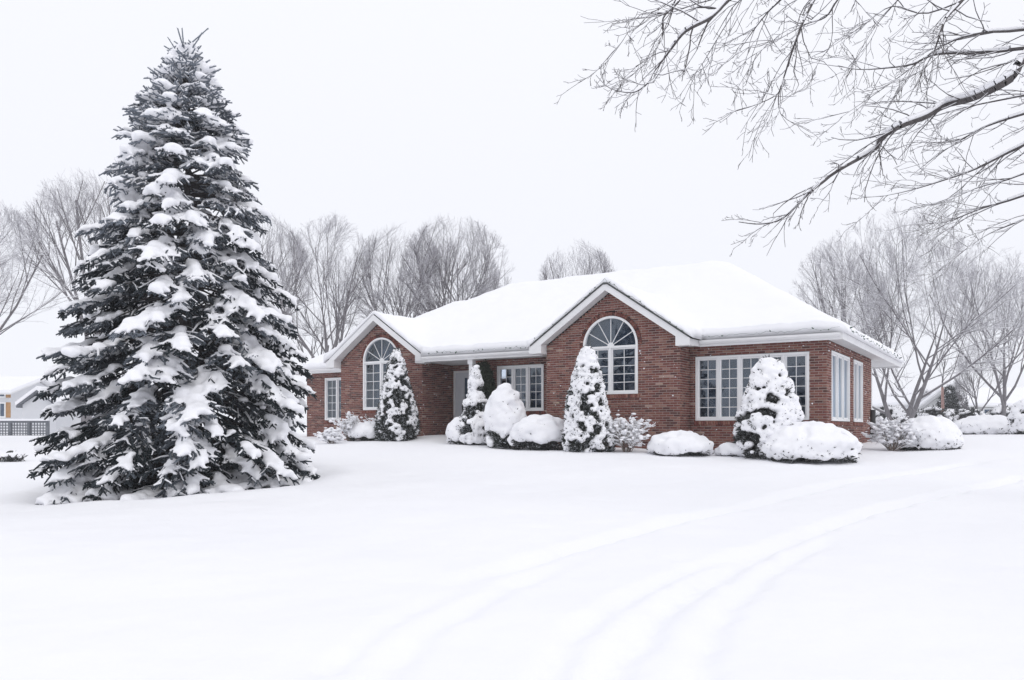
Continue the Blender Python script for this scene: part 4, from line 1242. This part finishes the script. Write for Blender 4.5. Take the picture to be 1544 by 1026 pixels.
CONE = [(0, .88), (.12, 1), (.4, .80), (.7, .52), (.88, .30), (1, .08)]
DOME = [(0, .92), (.25, 1), (.5, .93), (.75, .72), (.9, .45), (1, .12)]
evergreen('cedar_tree', 'slender cedar with patchy snow in front of the far arched window', 598, 656, 528, 66, CONE, .50, 1, dens=230, voxel=.026, blob=(.038, .075), Y=27.6)
evergreen('hedge_shrub', 'low clipped shrub under a snow cushion at the foot of the far gable', 562, 664, 637, 72, DOME, .60, 2, 'broadleaf', mode='dome')
evergreen('cedar_tree', 'small tiered evergreen with stacked snow caps beside the porch post', 717, 669, 553, 62, [(0, 1), (.22, .98), (.36, .62), (.42, .42), (.52, .52), (.6, .36), (.68, .24), (.78, .28), (1, .05)], .60, 3, tiers=(.2, .45, .68), dens=230, voxel=.028, blob=(.045, .09))
evergreen('round_shrub', 'little round snow-covered shrub at the edge of the front step', 692, 669, 631, 38, DOME, .78, 4, 'broadleaf', mode='dome')
evergreen('round_shrub', 'tall egg-shaped shrub with a smooth snow hood left of the three-casement window', 761, 674, 579, 60, [(0, .85), (.2, 1), (.45, .97), (.7, .78), (.88, .48), (1, .12)], .54, 5, 'cedar', dens=170, mode='dome')
evergreen('hedge_shrub', 'wide dark shrub with a lumpy snow top under the three-casement window', 815, 677, 626, 86, DOME, .58, 6, 'broadleaf', mode='dome')
evergreen('cedar_tree', 'tallest snow-plastered cedar in front of the nearer arched window', 886, 682, 521, 78, CONE, .58, 7, dens=230, voxel=.026, blob=(.04, .085))
evergreen('low_shrub', 'flat snow-buried shrub at the foot of the brick between gable and bay', 1025, 686, 653, 96, DOME, .84, 8, 'broadleaf', mode='dome')
evergreen('round_shrub', 'bulky snow-heaped conical evergreen in front of the five-casement window', 1160, 669, 541, 98, [(0, .92), (.2, 1), (.4, .95), (.52, .72), (.6, .74), (.75, .60), (.88, .42), (1, .14)], .66, 19, 'broadleaf', tiers=(.15, .36, .62), dens=170, blade=(.14, .04), blob=(.06, .12), Y=20.4)
evergreen('low_shrub', 'broad smooth snow mound of a shrub before the house corner', 1219, 693, 639, 140, DOME, .86, 10, 'broadleaf', mode='dome', blade=(.14, .04))
evergreen('low_shrub', 'small snow hump left of the broad mound at the corner', 1112, 687, 668, 62, DOME, .97, 11, 'broadleaf', mode='dome')
evergreen('round_shrub', 'snow-capped dark shrub standing right of the house', 1400, 678, 629, 92, DOME, .66, 12, 'broadleaf', mode='dome', blade=(.13, .05))
evergreen('hedge_shrub', 'long snow-covered hedge shrub across the yard at right', 1490, 655, 628, 96, DOME, .72, 13, 'broadleaf', mode='dome', Y=50, voxel=.06, blade=(.25, .12), blob=(.14, .26), dens=40, group='far snowy shrubs')
evergreen('round_shrub', 'rounded dark bush cut by the right edge of the picture', 1552, 652, 600, 56, DOME, .35, 14, 'broadleaf', mode='dome', Y=46, voxel=.06, blade=(.2, .1), blob=(.12, .2), dens=50, group='far snowy shrubs')
evergreen('low_shrub', 'tiny half-buried plant in the snow at the far left', 16, 694, 681, 36, DOME, .55, 15, 'broadleaf', mode='dome', voxel=.025, blob=(.04, .07), group='far snowy shrubs')
b_ = H(10.75, .12, 1.2)
evergreen('cedar_tree', 'dark snow-free upright evergreen sheltered under the porch eave', 735, 0, 546, 34, [(0, .9), (.3, 1), (.7, .9), (.9, .6), (1, .2)], 0.0, 16, 'dark_cedar', base=b_, dens=330, group=None)
for k, (xp, yt, wp, Y) in enumerate([(1345, 612, 60, 56), (1405, 614, 62, 58), (1460, 616, 56, 60), (1515, 612, 60, 62)]):
    evergreen('hedge_shrub', ['frosted hedge bush behind the leafless shrub right of the house', 'frosted hedge bush behind the snow-capped dark shrub', 'frosted hedge bush in front of the dark far conifer', 'frosted hedge bush in front of the distant garage'][k], xp, 0, yt, wp, DOME, .45, 20 + k, 'broadleaf', mode='cone', Y=Y, voxel=.08, blade=(.3, .1), blob=(.14, .22), dens=22, group='far snowy hedge bushes')
evergreen('pine_tree', 'dark conifer in the distance left of the garage', 1436, 0, 578, 56, CONE, .30, 30, 'cedar', cat='tree', Y=70, voxel=.1, blade=(.4, .12), blob=(.15, .3), dens=16, group=None)

def twiggy(name, label, xp, yb, yt, wp, seed, n=26, Y=None, snowy=1.0, group='leafless snowy shrubs'):
    rg = random.Random(seed)
    p = G(xp, yb) if Y is None else np.array([*tpx(xp, Y), float(ground0(*tpx(xp, Y)))])
    Yd = p[1]; Ht = (HOR - yt) / FPX * Yd + EYE - p[2]; rad = wp / 2 / FPX * Yd
    t = thing(name, label, 'shrub', p, group)
    CF = dict(nseg=[6, 4, 3], jit=[.14, .18, .2], trop=[.02, .0, .0], kids=[7, 3, 0], t0=[.25, .2, .2], ang=[.6, .7, .7], len=[.42, .5, .5], rad=[.6, .65, .7], minz=[-.1, -.3, -.4])
    S = []
    for k in range(n):
        az = 2 * math.pi * k / n + rg.uniform(-.3, .3); tl = rg.uniform(.05, 1.0)
        L = Ht * rg.uniform(.7, 1.05) * .85
        d = nrm((math.cos(az) * tl * rad * .85, math.sin(az) * tl * rad * .85, Ht * .8))
        grow(S, (p[0] + math.cos(az) * .06, p[1] + math.sin(az) * .06, p[2] - .05), d, L, .011, 0, 2, rg, CF)
    V, F = frusta([s[0] for s in S], [s[1] for s in S], [max(s[2], .004) for s in S], [max(s[3], .003) for s in S], 4); mk('stems', V, F, M['pale_twig'], t, True)
    V, F = frusta(*snow_segs(S, .85, rg, 1.0, .013 * snowy), 4)
    # tufts of snow caught in the forks
    C = [np.array(s[1]) + np.array([0, 0, .02]) for s in S if s[4] >= 1 and rg.random() < .10 * snowy]
    SZ = [(rg.uniform(.03, .075),) * 2 + (rg.uniform(.02, .045),) for _ in C]
    Vb, Fb = blobs_mesh(C, SZ, np.zeros(len(C)))
    mk('snow', np.concatenate([V, Vb]), [F, Fb + len(V)], M['snow'], t, True)
twiggy('leafless_shrub', 'leafless fan-shaped shrub at the foot of the nearer gable', 946, 683, 621, 58, 5)
twiggy('leafless_shrub', 'leafless frosted shrub beside the right-hand wall of the house', 1345, 679, 624, 92, 6, n=34)
twiggy('leafless_shrub', 'pale leafless shrub left of the far arched window', 527, 658, 621, 44, 7, Y=28.3)
twiggy('leafless_shrub', 'low frosted shrub between the spruce and the far gable', 500, 665, 641, 56, 8, n=20, Y=27.0, snowy=1.5)
twiggy('leafless_shrub', 'small frosted shrub under the far arched window', 566, 652, 622, 30, 9, n=18, Y=28.2)

# ------------------------------------------------------------------ things beyond the garden
def far_house(name, label, x0p, x1p, yb, ye, yr, Y, depth, wallm, wins, side='x', trim='white_trim', roof_over=.5):
    """plain gabled house: long side towards us, snow on the roof"""
    xa, xb = tpx(x0p, Y)[0], tpx(x1p, Y)[0]; z0 = EYE + (HOR - yb) / FPX * Y; ze = EYE + (HOR - ye) / FPX * Y; zr = EYE + (HOR - yr) / FPX * (Y + depth / 2)
    z0 = min(z0, 1.2)
    t = thing(name, label, 'house', ((xa + xb) / 2, Y, z0))
    def bx_(nm, m, x0, x1, y0, y1, za, zb, par=t):
        g = Geo(); g.hexa([(x0, y0, za), (x1, y0, za), (x1, y1, za), (x0, y1, za), (x0, y0, zb), (x1, y0, zb), (x1, y1, zb), (x0, y1, zb)]); return g.build(nm, M[m], par)
    bx_('wall', wallm, xa, xb, Y, Y + depth, z0, ze)
    g = Geo(); ym = Y + depth / 2; o_ = roof_over
    if side == 'x':
        g.add([(xa, Y, ze), (xa, Y + depth, ze), (xa, ym, zr - .1), (xb, Y, ze), (xb, Y + depth, ze), (xb, ym, zr - .1)], [(0, 1, 2), (3, 5, 4), (0, 2, 5, 3), (1, 4, 5, 2)])
        g.build('gable_wall', M[wallm], t)
        r_ = Geo(); sn = Geo()
        for (gg, h0, h1, e) in ((r_, 0, .12, 0), (sn, .125, .38, .05)):
            A = [(o_ + e, Y - o_ - e, ze - .15), (o_ + e, ym, zr)]
            for (yy, sg) in ((Y - o_ - e, 1), (Y + depth + o_ + e, -1)):
                gg.hexa([(xa - o_ - e, yy, ze - .2 + h0), (xb + o_ + e, yy, ze - .2 + h0), (xb + o_ + e, ym, zr + h0), (xa - o_ - e, ym, zr + h0),
                         (xa - o_ - e, yy, ze - .2 + h1), (xb + o_ + e, yy, ze - .2 + h1), (xb + o_ + e, ym, zr + h1), (xa - o_ - e, ym, zr + h1)])
    else:       # gable end towards us
        xm = (xa + xb) / 2
        g.add([(xa, Y, ze), (xb, Y, ze), (xm, Y, zr - .1), (xa, Y + depth, ze), (xb, Y + depth, ze), (xm, Y + depth, zr - .1)], [(0, 1, 2), (3, 5, 4), (0, 2, 5, 3), (1, 4, 5, 2)])
        g.build('gable_wall', M[wallm], t)
        r_ = Geo(); sn = Geo()
        for (gg, h0, h1, e) in ((r_, 0, .14, 0), (sn, .145, .42, .04)):
            for xx in (xa - o_ - e, xb + o_ + e):
                gg.hexa([(xx, Y - o_ - e, ze - .25 + h0), (xm, Y - o_ - e, zr + h0), (xm, Y + depth + o_, zr + h0), (xx, Y + depth + o_, ze - .25 + h0),
                         (xx, Y - o_ - e, ze - .25 + h1), (xm, Y - o_ - e, zr + h1), (xm, Y + depth + o_, zr + h1), (xx, Y + depth + o_, ze - .25 + h1)])
    rf = r_.build('roof', M[trim], t); sn.build('snow_cover', M['snow'], rf)
    for (wx0, wx1, wy0, wy1, shut) in wins:
        X0, X1 = tpx(wx0, Y)[0], tpx(wx1, Y)[0]; Z0, Z1 = EYE + (HOR - wy1) / FPX * Y, EYE + (HOR - wy0) / FPX * Y
        wn = bx_('window', 'vinyl', X0, X1, Y - .06, Y - .005, Z0, Z1)
        bx_('pane', 'painted_room_dark', X0 + .12, X1 - .12, Y - .075, Y - .062, Z0 + .12, Z1 - .12, wn)
        if shut:
            bx_('shutter', shut, X1 + .03, X1 + .03 + .38, Y - .07, Y - .005, Z0, Z1); bx_('shutter', shut, X0 - .41, X0 - .03, Y - .07, Y - .005, Z0, Z1)
    return t
far_house('neighbour_house', 'pale neighbour house with orange-brown shutters behind the lattice fence', -120, 12, 645, 592, 574, 70, 9, 'siding', [(-1, 9, 607, 630, 'orange_wood'), (-2, 9, 588, 600, 'orange_wood')])
far_house('garden_shed', 'light grey shed with a dark roof edge beside the spruce', 34, 84, 645, 610, 594, 60, 6, 'siding', [], 'z', 'fence_grey', .3)
far_house('far_garage', 'distant low house with a long snowy roof at the right edge', 1462, 1640, 640, 611, 590, 80, 9, 'far_wall', [(1482, 1512, 616, 626, None), (1522, 1536, 616, 626, None)])
far_house('far_house', 'distant pale house half hidden by the many-stemmed bare tree', 1372, 1416, 640, 608, 592, 90, 9, 'siding', [(1392, 1405, 610, 620, None)], 'z')

def lattice_fence():
    Y = 40.0; xa, xb = tpx(-40, Y)[0], tpx(72, Y)[0]; z0 = EYE + (HOR - 659) / FPX * Y; z1 = EYE + (HOR - 633) / FPX * Y
    t = thing('lattice_fence', 'grey lattice fence with a snowy top rail left of the spruce', 'fence', ((xa + xb) / 2, Y, z0))
    def b(nm, m, x0, x1, y0, y1, za, zb):
        g = Geo(); g.hexa([(x0, y0, za), (x1, y0, za), (x1, y1, za), (x0, y1, za), (x0, y0, zb), (x1, y0, zb), (x1, y1, zb), (x0, y1, zb)]); return g.build(nm, M[m], t)
    b('top_rail', 'fence_grey', xa, xb, Y - .06, Y + .06, z1 - .16, z1 - .06); b('bottom_rail', 'fence_grey', xa, xb, Y - .04, Y + .04, z0, z0 + .08)
    b('snow_cap', 'snow', xa - .02, xb + .02, Y - .07, Y + .07, z1 - .055, z1 + .04)
    n = 4
    for i in range(n + 1):
        x = xa + (xb - xa) * i / n; b('post', 'fence_grey', x - .06, x + .06, Y - .075, Y + .065, z0 - .5, z1 - .06)
    g = Geo()
    x = xa
    while x < xb:
        g.hexa([(x, Y - .012, z0 + .08), (x + .05, Y - .012, z0 + .08), (x + .05, Y - .004, z0 + .08), (x, Y - .004, z0 + .08), (x, Y - .012, z1 - .16), (x + .05, Y - .012, z1 - .16), (x + .05, Y - .004, z1 - .16), (x, Y - .004, z1 - .16)])
        x += .14
    z = z0 + .12
    while z < z1 - .2:
        g.hexa([(xa, Y, z), (xb, Y, z), (xb, Y + .01, z), (xa, Y + .01, z), (xa, Y, z + .05), (xb, Y, z + .05), (xb, Y + .01, z + .05), (xa, Y + .01, z + .05)]); z += .14
    g.build('lattice', M['fence_grey'], t)['kind'] = 'stuff'
lattice_fence()
x, y = tpx(1421, 64); z = float(ground0(x, y))
t = thing('tree_trunk', 'straight reddish trunk standing between the far houses', 'tree', (x, y, z))
V, F = frusta([(x, y, z - .2), (x + .03, y, z + 2)], [(x + .03, y, z + 2), (x, y, z + 3.6)], [.13, .12], [.12, .10], 8); mk('trunk', V, F, M['rust_bark'], t, True)
S_ = []; grow(S_, (x, y, z + 3.2), (0, 0, 1), 2.5, .08, 1, 4, random.Random(3), {k: v for k, v in MAPLE.items() if k != 'env'})
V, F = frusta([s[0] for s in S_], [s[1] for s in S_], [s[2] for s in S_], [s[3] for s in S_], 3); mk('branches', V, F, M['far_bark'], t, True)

# ------------------------------------------------------------------ thin winter haze
def haze(density):
    m = bpy.data.materials.new('haze'); m.use_nodes = True
    n = m.node_tree.nodes; n.clear()
    o_ = n.new('ShaderNodeOutputMaterial'); v = n.new('ShaderNodeVolumePrincipled')
    v.inputs['Color'].default_value = (0.95, 0.96, 0.99, 1); v.inputs['Density'].default_value = density; v.inputs['Anisotropy'].default_value = 0.2
    m.node_tree.links.new(v.outputs[0], o_.inputs['Volume'])
    g = Geo(); x0, x1, z0, z1 = -1000, 1000, -3.0, 22.0
    g.hexa([(x0, x0, z0), (x1, x0, z0), (x1, x1, z0), (x0, x1, z0), (x0, x0, z1), (x1, x0, z1), (x1, x1, z1), (x0, x1, z1)])
    h = g.build('haze', m); h['kind'] = 'stuff'
haze(0.0008)
